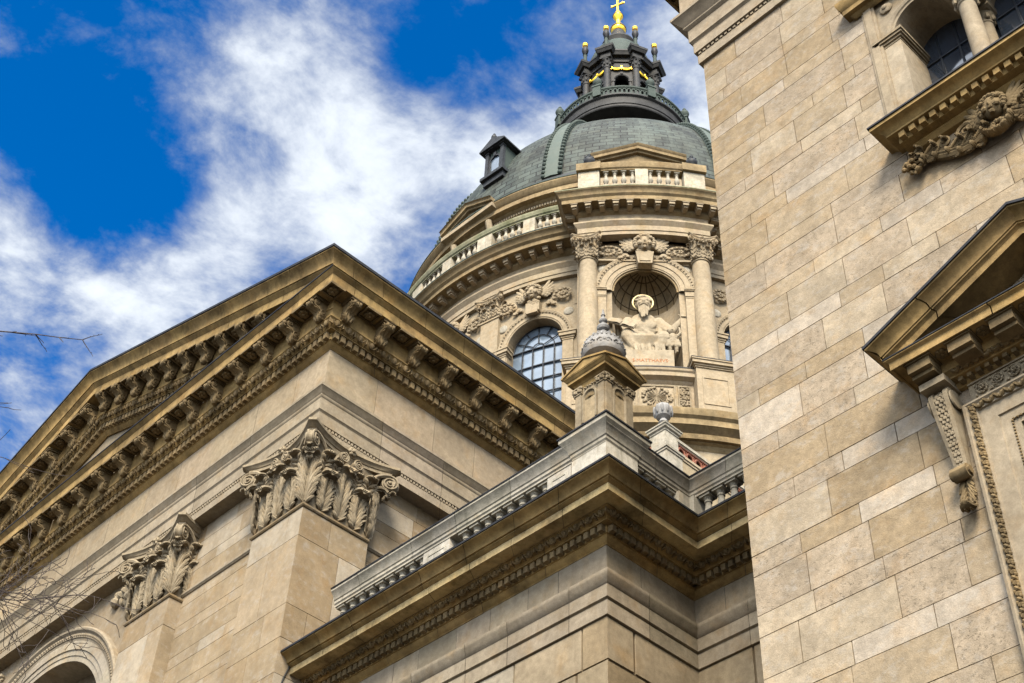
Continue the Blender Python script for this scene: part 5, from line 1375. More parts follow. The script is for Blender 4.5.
# columns
CCAP = capital_mesh(.80, 1.32, 'column_capital', M['drum'], hi=False)
for s in (-1, 1):
    a = R_(225 + s * 10.2); c = (DC[0] + 14.02 * math.cos(a), DC[1] + 14.02 * math.sin(a))
    m = MB(); sh = [(.60, 40.35), (.60, 40.5), (.56, 40.53), (.60, 40.6), (.56, 40.68), (.50, 40.74), (.53, 40.82), (.455, 40.9)]
    sh += [(.455 - .07 * max(0, (t - .33) / .67) ** 1.4, 40.9 + 6.0 * t) for t in [i / 10 for i in range(11)]]
    sh += [(.43, 46.91), (.44, 46.96), (.40, 47.0)]
    lathe(m, sh, c, 28); o = m.build('column', M['drum'], dr)
    n_ = (math.cos(a), math.sin(a)); t_ = (-math.sin(a), math.cos(a))
    link('capital', CCAP, o, frame((c[0], c[1], 46.99), t_, n_))
    # pedestal
    f3 = planar(c, t_, n_); m = MB()
    box(m, -.78, .78, -1.2, .72, 36.9, 39.95, f3); box(m, -.84, .84, -1.2, .78, 36.9, 37.5, f3)
    for e, z0, z1 in ((.05, 39.95, 40.02), (.10, 40.02, 40.10), (.18, 40.10, 40.26), (.22, 40.26, 40.33)): box(m, -.78 - e, .78 + e, -1.2, .72 + e, z0, z1, f3)
    for (u0, u1, z0, z1) in ((-.55, .55, 38.0, 38.06), (-.55, .55, 39.4, 39.46), (-.55, -.49, 38.06, 39.4), (.49, .55, 38.06, 39.4)): box(m, u0, u1, .70, .75, z0, z1, f3)
    pd = m.build('column_pedestal', M['drum'], dr, smooth=0)
    m = MB(); box(m, -1.01, 1.01, -1.2, .95, 40.33, 40.36, f3); m.build('dark_edge', M['dark'], pd)
# sill and carved panels under the niche
m = MB()
sp = ringpath(14.25, 225 - 10.5, 225 + 10.5, 12)
sweep(m, [(-.6, 36.9), (.12, 36.9), (.12, 37.75), (.05, 37.82), (0, 37.85), (0, 39.35), (.06, 39.40), (.10, 39.48), (.30, 39.58), (.30, 39.78), (.36, 39.84), (.38, 39.92), (.38, 39.98), (-1.9, 40.02)], sp, jitter=.05)
so = m.build('niche_sill', M['drum'], dr)
m = MB(); sweep(m, [(.383, 39.955), (.40, 39.955), (.40, 40.0), (.1, 40.03)], sp, jitter=0); m.build('dark_edge', M['dark'], so)
m = MB(); fp = polar(225, 14.25)
for u0, u1 in ((-1.62, -.62), (-.52, 1.0), (1.1, 1.62)):
    for a_, b_, c_, d_ in ((u0, u1, 38.0, 38.06), (u0, u1, 39.2, 39.26), (u0, u0 + .06, 38.06, 39.2), (u1 - .06, u1, 38.06, 39.2)): box(m, a_, b_, -.02, .06, c_, d_, fp)
    cu = (u0 + u1) / 2
    if u1 - u0 > 1.2:
        for i in range(8): t = PI * i / 8; tube(m, [(cu - .4 * math.cos(t), .04, 38.63 - .4 * math.sin(t)), (cu + .4 * math.cos(t), .04, 38.63 + .4 * math.sin(t))], .03, 4, fp)
        for i in range(40): t = rnd.uniform(0, 2 * PI); ell(m, (cu + .56 * math.cos(t) * rnd.uniform(.85, 1.1), .04, 38.63 + .48 * math.sin(t)), (.08, .05, .06), 6, 4, fp)
    else:
        for i in range(int(90 * (u1 - u0))): ell(m, (rnd.uniform(u0 + .08, u1 - .08), .02, rnd.uniform(38.12, 39.14)), (.07, .05, .06), 6, 4, fp)
m.build('carved_panel', M['carve'], so)
# plinth of the statue with its incised name
m = MB(); f6 = tang(225, 13.55)
box(m, -1.0, 1.04, -1.3, .60, 40.0, 41.365, f6); box(m, -1.06, 1.10, -1.3, .64, 40.0, 40.16, f6)
po_ = m.build('statue_plinth', M['marble'], dr)
cu_ = bpy.data.curves.new('inscription', 'FONT'); cu_.body = '\u00b7S\u00b7MATTHAEVS\u00b7'; cu_.size = .25; cu_.extrude = .004; cu_.align_x = 'CENTER'; cu_.align_y = 'CENTER'
tmp = bpy.data.objects.new('inscription', cu_); COL.objects.link(tmp); bpy.context.view_layer.update()
tme = bpy.data.meshes.new_from_object(tmp.evaluated_get(bpy.context.evaluated_depsgraph_get())); bpy.data.objects.remove(tmp)
xs = [v.co.x for v in tme.vertices]; kx = 1.55 / (max(xs) - min(xs)); x0_ = (max(xs) + min(xs)) / 2
for v in tme.vertices:
    u, z, n = (v.co.x - x0_) * kx, v.co.y, v.co.z; v.co = f6(u + .05, .606 + n, 40.74 + z)
tme.materials.clear(); tme.materials.append(M['orange']); tme.name = 'inscription'
link('inscription', tme, po_)
# balustrades of the drum
DB = baluster_mesh(.95, .135, M['white'], n=10)
def drum_balustrade(name, R, a0, a1, zb, zr0, zr1, dies, pitch, mat, n, ends=False):
    root = link(name, None, dr); m = MB()
    lathe(m, [(R - .16, zb - .6), (R + .16, zb - .6), (R + .16, zb - .06), (R + .13, zb), (R - .16, zb)], DC, n, a0, a1); m.build('plinth', mat, root)
    m = MB(); lathe(m, [(R - .2, zr0), (R + .17, zr0), (R + .17, zr0 + .06), (R + .24, zr0 + .12), (R + .26, zr0 + .2), (R + .30, zr1 - .08), (R + .30, zr1), (R - .2, zr1 + .02)], DC, n, a0, a1, tseg=2, jitter=.06); m.build('rail', mat, root)
    sx = (zr0 - zb) / .95
    for a, w in dies:
        m = MB(); f = tang(a, R); box(m, -w, w, -.2, .2, zb - .6, zr0 + .002, f, (1.08, 1.06, 1.02, 0)); m.build('die', M['white'], root)
        if ends or w > .45:
            m = MB(); box(m, -w - .08, w + .08, -.26, .34, zr0 + .02, zr1 + .06, f); m.build('die_cap', mat, root)
    k = int((a1 - a0) * R_(1) * R / pitch)
    for i in range(k):
        a = a0 + (a1 - a0) * (i + .5) / k
        if any(abs(a - d) * R_(1) * R < w + .10 for d, w in dies): continue
        link('baluster', DB, root, polar_frame(a, R, zb) @ Matrix.Diagonal((1, 1, sx, 1)))
drum_balustrade('ring_balustrade', 12.95, 158, 212.5, 51.1, 51.95, 52.3, [(a, .42) for a in (169.2, 190.8)] + [(180, .3), (201.5, .3), (210.5, .3)], .36, M['mossy'], 60)
drum_balustrade('bay_balustrade', 14.15, 225 - 10.9, 225 + 10.9, 51.95, 53.0, 53.45, [(225 - 9.9, .50), (225 + 9.9, .50), (225, .30)], .385, M['drumcor'], 16)
# attic storey
m = MB(); lathe(m, [(11.5, 50.5), (11.5, 54.1)], DC, 96, tseg=3, jitter=.05); lathe(m, [(13.0, 50.6), (13.0, 54.1)], DC, 10, 225 - 10, 225 + 10); m.build('attic_wall', M['drum'], dr)
m = MB(); A_C = [(11.5, 54.05), (11.58, 54.1), (11.62, 54.3), (11.75, 54.32), (11.75, 54.52), (11.85, 54.56), (11.95, 54.66), (12.2, 54.7), (12.2, 55.0), (12.26, 55.04), (12.36, 55.2), (12.42, 55.3), (12.42, 55.42), (11.4, 55.55)]
lathe(m, A_C, DC, 144, tseg=4, jitter=.08); ac = m.build('attic_cornice', M['drumcor'], dr)
m = MB()
for i in range(150): a = 150 + 105 * i / 150; f = polar(a, 11.75); box(m, -.042, .042, -.02, .09, 54.34, 54.5, f, jit(.1))
m.build('dentil_band', M['drum'], ac)
m = MB(); lathe(m, [(12.425, 55.39), (12.45, 55.39), (12.45, 55.46), (12.2, 55.5)], DC, 144); m.build('copper_edge', M['verdigris'], ac)
def gable(f, hw, z0, rise, n0, n1, th, mat, name, parent, tym):
    m = MB()
    for s in (-1, 1):
        pr = [(0, n0), (0, n1 - .28), (.10, n1 - .26), (.12, n1 - .12), (.28, n1 - .10), (.34, n1 - .04), (th, n1), (th, n0)]
        vs = [f(s * hw, n, z0 + dz) for dz, n in pr] + [f(0, n, z0 + rise + dz) for dz, n in pr]
        k = len(pr); m.add(vs, [(j, j + 1, k + j + 1, k + j) for j in range(k - 1)] + [tuple(range(k))])
    o = m.build(name, mat, parent)
    m = MB(); m.add([f(-hw, n1 - .45, z0), f(hw, n1 - .45, z0), f(hw, n1 - .45, z0 + .05), f(0, n1 - .45, z0 + rise + .05), f(-hw, n1 - .45, z0 + .05)], [(0, 1, 2, 3, 4)]); m.build('tympanum', tym, o)
    return o
for A in (180, 225, 270):
    f = tang(A, 11.5)
    if A == 225: gable(tang(A, 12.2), 2.35, 55.5, .92, -1.0, .75, .42, M['drumcor'], 'attic_pediment', dr, M['niche'])
    else:
        A += 1.5
        o = gable(tang(A, 11.9), 1.85, 55.30, .85, -.6, .72, .34, M['drumcor'], 'attic_pediment', dr, M['niche'])
        m = MB(); f9 = tang(A, 11.5)
        box(m, -1.85, 1.85, -.5, .93, 55.06, 55.31, f9)
        for s in (-1, 1):
            tube(m, [(s * 1.25, .1, 53.2), (s * 1.25, .22, 53.6), (s * 1.25, .42, 54.1), (s * 1.25, .52, 54.6)], [.12, .14, .17, .18], 8, f9); tube(m, [(s * 1.25, .22, 52.9), (s * 1.25, .16, 53.3)], .14, 8, f9)
        m.build('attic_console', M['drum'], o)
        m = MB()
        for u0, u1, z0, z1 in ((-1.02, -.82, 51, 53.9), (.82, 1.02, 51, 53.9), (-1.02, 1.02, 53.9, 54.1)): box(m, u0, u1, -.5, .2, z0, z1, f9)
        w9 = m.build('attic_window', M['drum'], dr); m = MB(); box(m, -.83, .83, -.3, .07, 51, 53.95, f9); m.build('pane', M['darkpane'], w9)
# stone urns standing at the ends of the bay balustrade
for s in (-1, 1):
    a = R_(225 + s * 9.9); c = (DC[0] + 14.15 * math.cos(a), DC[1] + 14.15 * math.sin(a))
    t = thing('dark_urn', (c[0], c[1], 53.5), 'dark copper urn on the %s end of the balustrade above the niche' % ('left' if s < 0 else 'right'), 'urn', 'urns on the drum balustrade')
    us = lambda x, y, z: (c[0] + (x - c[0]) * .62, c[1] + (y - c[1]) * .62, 53.5 + (z - 53.5) * .72)
    m = MB(); lathe(m, [(.30, 53.51), (.30, 53.6), (.16, 53.68), (.18, 53.75), (.38, 53.95), (.44, 54.15), (.40, 54.32), (.30, 54.42), (.32, 54.46)], c, 18, f=us); m.build('bowl', M['leadroof'], t)
    m = MB(); lathe(m, [(.32, 54.46), (.28, 54.55), (.12, 54.66), (.10, 54.74), (.15, 54.82), (.08, 54.93), (.0, 54.98)], c, 14, f=us)
    for i in range(8): q = 2 * PI * i / 8; ell(m, (c[0] + .36 * math.cos(q), c[1] + .36 * math.sin(q), 54.36), (.11, .11, .09), 6, 4, us)
    m.build('lid', M['leadroof'], t)

# ================================================================== DOME
dm = thing('dome', (DC[0], DC[1], 55.5), 'grey green tiled dome with beaded ribs rising above the drum', 'dome')
DR, DZ, DE = 11.45, 55.9, 13.3
TM = math.acos(3.55 / DR)
m = MB(); m.uv = []
na, nt_ = 160, 40
for i in range(na + 1):
    a = 2 * PI * i / na
    for j in range(nt_ + 1):
        t = TM * j / nt_; r = DR * math.cos(t)
        m.v.append((DC[0] + r * math.cos(a), DC[1] + r * math.sin(a), DZ + DE * math.sin(t)))
        m.uv.append((a * 10.0, t * 12.0))
for i in range(na):
    for j in range(nt_): b = i * (nt_ + 1) + j; m.f.append([b, b + nt_ + 1, b + nt_ + 2, b + 1]); m.t.append((1, 1, 1, 0))
m.build('tiled_shell', M['dome'], dm, smooth=60)
m = MB(); lathe(m, [(12.3, 55.5), (12.3, 55.62), (11.95, 55.72), (11.85, 56.1), (11.6, 56.2), (11.55, 56.75), (11.3, 56.8)], DC, 128, tseg=3); m.build('base_gutter', M['leadroof'], dm)
def dpt(a, t, off=0.0):
    nx = math.cos(t) / DR; nz = math.sin(t) / DE; l = math.hypot(nx, nz); r = DR * math.cos(t) + off * nx / l; z = DZ + DE * math.sin(t) + off * nz / l
    return (DC[0] + r * math.cos(a), DC[1] + r * math.sin(a), z)
for A in [23.3 + 45 * k for k in range(8)]:
    a = R_(A); w = R_(1.9)
    m = MB(); g = []
    for j in range(31):
        t = .07 + (TM - .07) * j / 30
        g += [dpt(a - w, t, -.05), dpt(a - w, t, .16), dpt(a, t, .20), dpt(a + w, t, .16), dpt(a + w, t, -.05)]
    m.add(g, [(5 * j + k, 5 * j + k + 1, 5 * j + 6 + k, 5 * j + 5 + k) for j in range(30) for k in range(4)] + [(0, 1, 2, 3, 4)])
    rb = m.build('rib', M['ribgreen'], dm)
    m = MB()
    for s in (-1, 1):
        tube(m, [dpt(a + s * (w + R_(.35)), .07 + (TM - .07) * j / 30, .05) for j in range(31)], .10, 6)
        for j in range(42): t = .08 + (TM - .09) * j / 41; ell(m, dpt(a + s * (w + R_(.35)), t, .15), (.13, .13, .13), 7, 5)
    m.build('beading', M['verdigris'], rb)
# dormers
for A in (184, 272, 358, 92):
    a = R_(A); f = tang(A, 10.6)
    m = MB(); box(m, -.62, .62, -2.4, .55, 59.7, 62.2, f); d = m.build('dormer', M['verdigris'], dm, smooth=0)
    m = MB(); box(m, -.82, .82, -.6, .85, 59.5, 59.72, f); box(m, -.74, .74, -.6, .76, 59.72, 59.86, f); box(m, -.70, .70, -.6, .68, 59.1, 59.5, f)
    for s in (-1, 1): box(m, s * .54 - .11, s * .54 + .11, .50, .70, 59.86, 61.85, f); box(m, s * .54 - .14, s * .54 + .14, .50, .73, 61.7, 61.85, f)
    archivolt(m, f, 0, 60.95, [(.43, .55), (.43, .64), (.33, .64), (.33, .56)], 14, zb=59.86); box(m, -.08, .08, .55, .68, 61.3, 61.6, f)
    box(m, -.80, .80, -1.2, .82, 61.85, 62.0, f); m.build('dormer_frame', M['leadroof'], d, smooth=0)
    m = MB(); disc(m, f, 0, .33, 60.95, 59.86, .558, 14); m.build('pane', M['pane'], d)
    m = MB()
    m.add([(-.92, .95, 62.0), (.92, .95, 62.0), (0, .95, 62.62), (-.92, -3.0, 62.0), (.92, -3.0, 62.0), (0, -3.0, 62.62), (-.92, .95, 61.9), (.92, .95, 61.9), (-.92, -3.0, 61.9), (.92, -3.0, 61.9)], [(0, 1, 2), (3, 5, 4), (0, 2, 5, 3), (1, 4, 5, 2), (0, 1, 7, 6), (6, 7, 9, 8), (0, 3, 8, 6), (1, 7, 9, 4)], (1, 1, 1, 0), f)
    ell(m, (0, .8, 62.72), (.17, .17, .2), 10, 6, f); ell(m, (0, .8, 62.95), (.09, .09, .12), 8, 5, f); m.build('dormer_roof', M['leadroof'], d)

# ================================================================== LANTERN
LZ = [(60, 60), (68.2, 68.2), (70.4, 71.9), (71.8, 73.0), (72.52, 73.7), (78.35, 79.3), (79.45, 80.35), (82, 83.4), (90, 91)]
def XF(x, y, z):
    for (a, b), (c, d) in zip(LZ[:-1], LZ[1:]):
        if z <= c: z = b + (z - a) * (d - b) / (c - a); break
    return (DC[0] + (x - DC[0]) * .825, DC[1] + (y - DC[1]) * .825, z)
ln = thing('dome_lantern', (DC[0], DC[1], 67.8), 'dark octagonal lantern with gold swags and a gilded orb and cross, crowning the dome', 'lantern')
m = MB(); lathe(m, [(4.7, 67.2), (4.7, 67.9), (4.2, 68.1), (4.0, 68.4), (4.0, 70.6)], DC, 64); m.build('neck', M['lantern'], ln)
m = MB(); lathe(m, [(3.9, 70.3), (5.05, 70.36), (5.1, 70.40), (5.1, 70.62), (5.16, 70.66), (5.16, 71.45), (5.22, 71.5), (5.32, 71.58), (5.32, 71.72), (3.0, 71.8)], DC, 72, tseg=2, jitter=.1); bo = m.build('balcony', M['lantern'], ln)
m = MB(); lathe(m, [(5.12, 72.38), (5.32, 72.38), (5.34, 72.5), (5.1, 72.52)], DC, 72); lathe(m, [(5.12, 71.7), (5.30, 71.7), (5.30, 71.82), (5.12, 71.82)], DC, 72)
for i in range(96):           # pierced parapet of little arches
    f = polar(360 * i / 96, 5.2)
    archivolt(m, f, 0, 72.1, [(.165, -.05), (.165, .07), (.10, .07), (.10, -.05)], 8, zb=71.8)
    box(m, -.17, .17, -.045, .065, 72.3, 72.39, f)
m.build('pierced_parapet', M['verdigris'], bo)
for k in range(8):
    A = 22.5 + 45 * k; f = tang(A, 5.2); m = MB(); c = f(0, 0, 0)[:2]
    taper_box(m, (0, 0), .62, .62, 71.7, 72.7, .5, .5, f=f); taper_box(m, (0, 0), .72, .72, 72.7, 72.85, .6, .6, f=f)
    lathe(m, [(.22, 72.85), (.15, 72.95), (.30, 73.15), (.36, 73.35), (.30, 73.55), (.14, 73.7), (.18, 73.78), (.06, 74.0), (.0, 74.05)], c, 14); m.build('balcony_urn', M['verdigris'], ln)
OR = 2.55                      # apothem of the body
ov = lambda R: [(DC[0] + R / math.cos(R_(22.5)) * math.cos(R_(22.5 + 45 * k)), DC[1] + R / math.cos(R_(22.5)) * math.sin(R_(22.5 + 45 * k))) for k in range(8)]
m = MB(); sd = 2 * OR * math.tan(R_(22.5))
for k in range(8): arch_panel(m, tang(45 * k, OR), -sd / 2, sd / 2, 71.8, 78.8, 0, .58, 76.4, seg=16)
for k in range(8): reveal(m, tang(45 * k, OR), 0, .58, 76.4, 71.8, 0, -.4, 16)
m.build('octagon_wall', M['lantern'], ln)
m = MB(); lathe(m, [(1.7, 71.8), (1.7, 78.6)], DC, 24); m.build('dark_core', M['dark'], ln)
m = MB()
for k in range(8):
    f = tang(45 * k, OR); archivolt(m, f, 0, 76.4, [(.75, 0), (.75, .10), (.62, .10), (.55, .05), (.55, -.2)], 16, zb=72)
    for s in (-1, 1): box(m, s * .66 - .13, s * .66 + .13, -.05, .14, 76.2, 76.38, f)
    box(m, -.10, .10, 0, .16, 77.05, 77.2, f)
m.build('window_surround', M['lantern'], ln)
for k in range(8):             # gold swags
    f = tang(45 * k, OR); m = MB()
    for s in (-1, 1):
        pts = [(s * (.40 + .38 * math.cos(PI * i / 10)), .12, 77.80 - .22 * math.sin(PI * i / 10)) for i in range(11)]
        tube(m, pts, [.07 + .06 * math.sin(PI * i / 10) for i in range(11)], 6, f)
        for i in range(9): t = PI * (i + .5) / 9; ell(m, (s * (.40 + .38 * math.cos(t)), .17, 77.80 - .22 * math.sin(t) - .02), (.07, .06, .07), 6, 4, f)
    for u in (-.80, 0, .80): ell(m, (u, .14, 77.86), (.10, .08, .13), 6, 4, f); ell(m, (u, .12, 77.66), (.05, .05, .12), 6, 4, f)
    m.build('gold_swag', M['gold'], ln)
for k in range(8):             # corner columns
    A = 22.5 + 45 * k; a = R_(A); c = (DC[0] + 2.98 * math.cos(a), DC[1] + 2.98 * math.sin(a)); m = MB()
    lathe(m, [(.42, 71.8), (.42, 72.0), (.36, 72.1), (.30, 72.2), (.27, 77.4), (.31, 77.42), (.31, 77.5), (.27, 77.52)], c, 14); o = m.build('column', M['lantern'], ln)
    m = MB(); lathe(m, [(.27, 77.5), (.32, 77.9), (.44, 78.3), (.46, 78.35)], c, 12)
    for i in range(8): q = 2 * PI * i / 8; ell(m, (c[0] + .33 * math.cos(q), c[1] + .33 * math.sin(q), 77.85), (.09, .09, .16), 6, 4, None); ell(m, (c[0] + .42 * math.cos(q), c[1] + .42 * math.sin(q), 78.22), (.10, .10, .08), 6, 4)
    taper_box(m, (0, 0), .9, .95, 78.35, 78.5, f=tang(A, 2.98)); m.build('capital', M['lantern'], o)
    m = MB(); f = tang(A, 2.98)
    taper_box(m, (0, -.25), .84, .84, 78.5, 79.0, 1.2, 1.2, f=f); taper_box(m, (0, -.15), 1.15, 1.45, 79.0, 79.25, 1.4, 1.7, f=f); taper_box(m, (0, -.15), 1.5, 1.55, 79.25, 79.45, 1.75, 1.8, f=f)
    e = m.build('eave_block', M['lantern'], ln, smooth=0)
    m = MB(); c2 = f(0, .1, 0)[:2]
    lathe(m, [(.24, 79.45), (.24, 79.9), (.27, 79.95), (.27, 80.05), (.16, 80.12), (.15, 80.7), (.2, 80.74), (.10, 80.85)], c2, 12)
    fo_ = m.build('pinnacle', M['verdigris'], ln)
    m = MB(); lathe(m, [(.10, 80.8), (.24, 81.0), (.29, 81.2), (.24, 81.4), (.12, 81.5)], c2, 14); m.build('dark_ball', M['dark'], fo_)
    m = MB(); lathe(m, [(.14, 81.5), (.24, 81.58), (.20, 81.7), (.25, 81.8), (.0, 81.98)], c2, 10); m.build('gold_crown', M['gold'], fo_)
m = MB()
for k in range(8): f = tang(45 * k, OR); box(m, -sd / 2, sd / 2, -.3, .12, 78.5, 78.95, f); taper_box(m, (0, .1), 1.6, 1.6, 78.95, 79.25, .7, 1.0, f=f); box(m, -.85, .85, -.5, .62, 79.22, 79.38, f)
m.build('entablature', M['lantern'], ln, smooth=0)
m = MB(); lathe(m, [(3.0, 79.35), (2.75, 79.5), (2.7, 79.9), (2.55, 80.6), (2.2, 81.4), (1.7, 82.0), (1.25, 82.35)], DC, 32); m.build('cupola', M['verdigris'], ln)
XF = None
m = MB(); lathe(m, [(1.0, 83.5), (1.05, 83.9), (1.20, 84.25), (1.18, 84.4), (.85, 84.8), (.62, 85.3), (.50, 85.8), (.48, 86.0)], DC, 24); m.build('spire_neck', M['lantern'], ln)
m = MB(); lathe(m, [(.34, 85.9)] + [(.54 * math.sin(PI * i / 12), 86.47 - .54 * math.cos(PI * i / 12)) for i in range(2, 11)] + [(.24, 87.0), (.17, 87.1), (.16, 87.7), (.22, 87.8)] + [(.37 * math.sin(PI * i / 10), 88.2 - .37 * math.cos(PI * i / 10)) for i in range(3, 9)] + [(.24, 88.55), (.18, 88.8), (.06, 88.95), (0, 88.95)], DC, 28); m.build('gilded_orb', M['gold'], ln)
m = MB(); lathe(m, [(.545, 86.44), (.575, 86.48), (.575, 86.53), (.545, 86.57)], DC, 28); m.build('orb_band', M['orn'], ln)
m = MB(); lathe(m, [(.372, 88.17), (.395, 88.21), (.372, 88.25)], DC, 24); m.build('orb_band', M['orn'], ln)
m = MB(); f = tang(200, 0)
box(m, -.06, .06, -.055, .055, 88.9, 90.25, f); box(m, -.42, .42, -.05, .05, 89.66, 89.78, f)
for u, z in ((-.44, 89.72), (.44, 89.72), (0, 90.28)): ell(m, (u, 0, z), (.11, .09, .11), 8, 5, f)
m.build('cross', M['gold'], ln)

# ================================================================== STATUES in the niche
f0_ = tang(225, 13.45)
f = lambda u, n, z: f0_(u * 1.22 - .05, n * .58 + .02, 41.36 + ((z - 41.36) if z < 42.5 else 1.14 + (z - 42.5) * 1.68))
def cap_(mb, a, b, r0, r1, n=8, k=5): 
    A = Vector(a); B = Vector(b); pts = [A.lerp(B, i / k) for i in range(k + 1)]
    tube(mb, [tuple(p) for p in pts], [r0 + (r1 - r0) * i / k for i in range(k + 1)], n, f); ell(mb, a, (r0,) * 3, 8, 5, f); ell(mb, b, (r1,) * 3, 8, 5, f)
def fuse(mb, name, mat, parent, voxel, it=3, **kw):
    o = mb.build(name, mat, parent, **kw)
    r = o.modifiers.new('fuse', 'REMESH'); r.mode = 'VOXEL'; r.voxel_size = voxel; r.use_smooth_shade = True
    if it: s = o.modifiers.new('soft', 'SMOOTH'); s.factor = .5; s.iterations = it
    return o
Z = 41.36
m = MB()
# seat block and torso
box(m, -.62, .66, -1.15, -.1, Z, Z + 1.05, f)
for z, rx, ry, n in ((1.15, .50, .42, -.32), (1.4, .44, .36, -.36), (1.65, .47, .36, -.38), (1.88, .54, .36, -.40), (2.02, .46, .30, -.42)): ell(m, (-.03, n, Z + z), (rx, ry, .26), 12, 7, f)
for s in (-1, 1): ell(m, (-.03 + s * .2, -.12, Z + 1.78), (.24, .16, .16), 8, 6, f); ell(m, (-.03 + s * .55, -.42, Z + 1.95), (.22, .22, .2), 8, 6, f)
cap_(m, (-.03, -.40, Z + 2.05), (-.03, -.28, Z + 2.42), .17, .15)
# thighs, shins, feet
cap_(m, (-.28, -.25, Z + 1.12), (-.62, .52, Z + 1.18), .30, .25); cap_(m, (.25, -.25, Z + 1.12), (.62, .52, Z + 1.10), .30, .25)
cap_(m, (-.62, .50, Z + 1.15), (-.22, .42, Z + .22), .24, .15); cap_(m, (.62, .50, Z + 1.08), (.38, .46, Z + .18), .23, .14)
for u, s in ((-.02, .2), (.44, .25)): cap_(m, (u, .40, Z + .14), (u + .12, .78, Z + .09), .13, .09); [ell(m, (u + .06 + .05 * q, .84, Z + .08), (.04, .08, .05), 6, 4, f) for q in range(4)]
# arms
cap_(m, (-.60, -.42, Z + 1.92), (-.88, -.05, Z + 1.45), .20, .17); cap_(m, (-.88, -.05, Z + 1.45), (-.98, .42, Z + 1.60), .16, .10)
cap_(m, (.54, -.42, Z + 1.92), (.92, -.10, Z + 1.55), .20, .17); cap_(m, (.92, -.10, Z + 1.55), (1.28, .22, Z + 1.86), .15, .09)
for c_, s in (((-1.0, .50, Z + 1.66), -1), ((1.34, .28, Z + 1.92), 1)):
    ell(m, c_, (.12, .12, .07), 8, 5, f)
    for q in range(4): cap_(m, (c_[0] - .09 + .06 * q, c_[1] + .06, c_[2] + .01), (c_[0] - .10 + .07 * q + .03 * s, c_[1] + .22 - .02 * abs(q - 1), c_[2] - .02), .035, .028, 5, 2)
    cap_(m, (c_[0] - s * .10, c_[1], c_[2] + .03), (c_[0] - s * .16, c_[1] + .12, c_[2] + .07), .035, .03, 5, 2)
# drapery: hanging cloth over the knees and left side, with folds
for i in range(13):
    t = i / 12; cap_(m, (-.80 + .25 * t, .45 - .45 * (1 - t), Z + 1.22 - .05 * t), (-.62 + 1.0 * t * t, .55 - .3 * (1 - t), Z + .12 + .05 * (i % 2)), .11 + .03 * (i % 2), .10)
for i in range(9):
    t = i / 8; pts = []
    for q in range(9):
        w_ = q / 8; u = -.70 + 1.35 * w_; pts.append((u, .35 + .32 * math.sin(PI * w_) * (1 - t) + .12, Z + 1.30 - .1 * w_ - (.25 + .55 * t) * math.sin(PI * w_) * (1 - .25 * w_)))
    tube(m, pts, [.05 + .035 * math.sin(PI * q / 8) for q in range(9)], 6, f)
for i in range(7): t = i / 6; cap_(m, (-.50 - .28 * t, -.15 - .3 * t, Z + 1.95 - .2 * t), (-.62 - .12 * t, .25 - .7 * t, Z + .9 - .7 * t), .09, .12)
for i in range(6): t = i / 5; cap_(m, (.52 + .15 * t, -.35, Z + 1.85 - .35 * t), (.55 + .1 * t, .1 - .5 * t, Z + .6 - .5 * t), .09, .11)
for i in range(10):     # cloth hanging between the shins
    u = -.56 + .125 * i; q = i % 2
    cap_(m, (u, .32 + .10 * q, Z + 1.16 - .10 * math.sin(PI * i / 9)), (u * .92 + .06, .50 + .22 * q, Z + .14 + .06 * q), .055 + .015 * q, .075, 7, 4)
for i in range(6):      # mantle falling over the chest
    t = i / 5; cap_(m, (-.50 + .10 * t, -.15 - .1 * t, Z + 1.98 - .05 * t), (.30 + .22 * t, .02 - .1 * t, Z + 1.28 - .05 * t), .05, .06, 6, 4)
tube(m, [(-.55, -.2, Z + 1.62), (-.2, .08, Z + 1.30), (.25, .12, Z + 1.22), (.62, -.1, Z + 1.36)], [.12, .14, .14, .12], 7, f)
st = fuse(m, 'saint_statue', M['marble'], None, .028, 1, label='pale stone statue of a seated bearded saint with halo and open book, in the niche', cat='statue')
f = lambda u, n, z: f0_((u + .03) * 1.35 - .08, n * .9 + .10, 44.86 + (z - 44.02) * 1.30)
m = MB()       # head with face
hc = (-.03, -.20, Z + 2.66)
ell(m, hc, (.24, .27, .32), 14, 10, f); ell(m, (hc[0], hc[1] + .27, hc[2] - .01), (.045, .075, .09), 7, 5, f)
for s in (-1, 1):
    ell(m, (hc[0] + s * .10, hc[1] + .20, hc[2] - .06), (.07, .07, .06), 7, 5, f); ell(m, (hc[0] + s * .095, hc[1] + .235, hc[2] + .07), (.07, .05, .025), 7, 5, f)
    ell(m, (hc[0] + s * .095, hc[1] + .225, hc[2] + .03), (.04, .03, .022), 6, 4, f); ell(m, (hc[0] + s * .24, hc[1] - .02, hc[2] - .02), (.03, .06, .08), 6, 4, f)
fuse(m, 'head', M['marble'], st, .022, 2)
m = MB()
for i in range(26):
    t = rnd.random(); a = rnd.uniform(-.9, .9); cap_(m, (hc[0] + .16 * a, hc[1] + .20 - .1 * abs(a), hc[2] - .16), (hc[0] + .20 * a * (1 - .6 * t), hc[1] + .24 - .08 * abs(a) + .06 * t, hc[2] - .35 - .45 * t), .05, .035, 6, 3)
for s in (-1, 1): cap_(m, (hc[0], hc[1] + .28, hc[2] - .10), (hc[0] + s * .13, hc[1] + .22, hc[2] - .17), .035, .03, 6, 3)
fuse(m, 'beard', M['marble'], st, .022, 1)
m = MB()
for i in range(46):
    a = rnd.uniform(0, 2 * PI); b = rnd.uniform(.15, 1.3); x = math.cos(a) * math.cos(b); y = math.sin(a) * math.cos(b)
    if y > .55 and b < .7: continue
    ell(m, (hc[0] + .24 * x, hc[1] + .27 * y - .02, hc[2] + .04 + .31 * math.sin(b)), (.075, .075, .06), 6, 4, f)
fuse(m, 'hair', M['marble'], st, .024, 1)
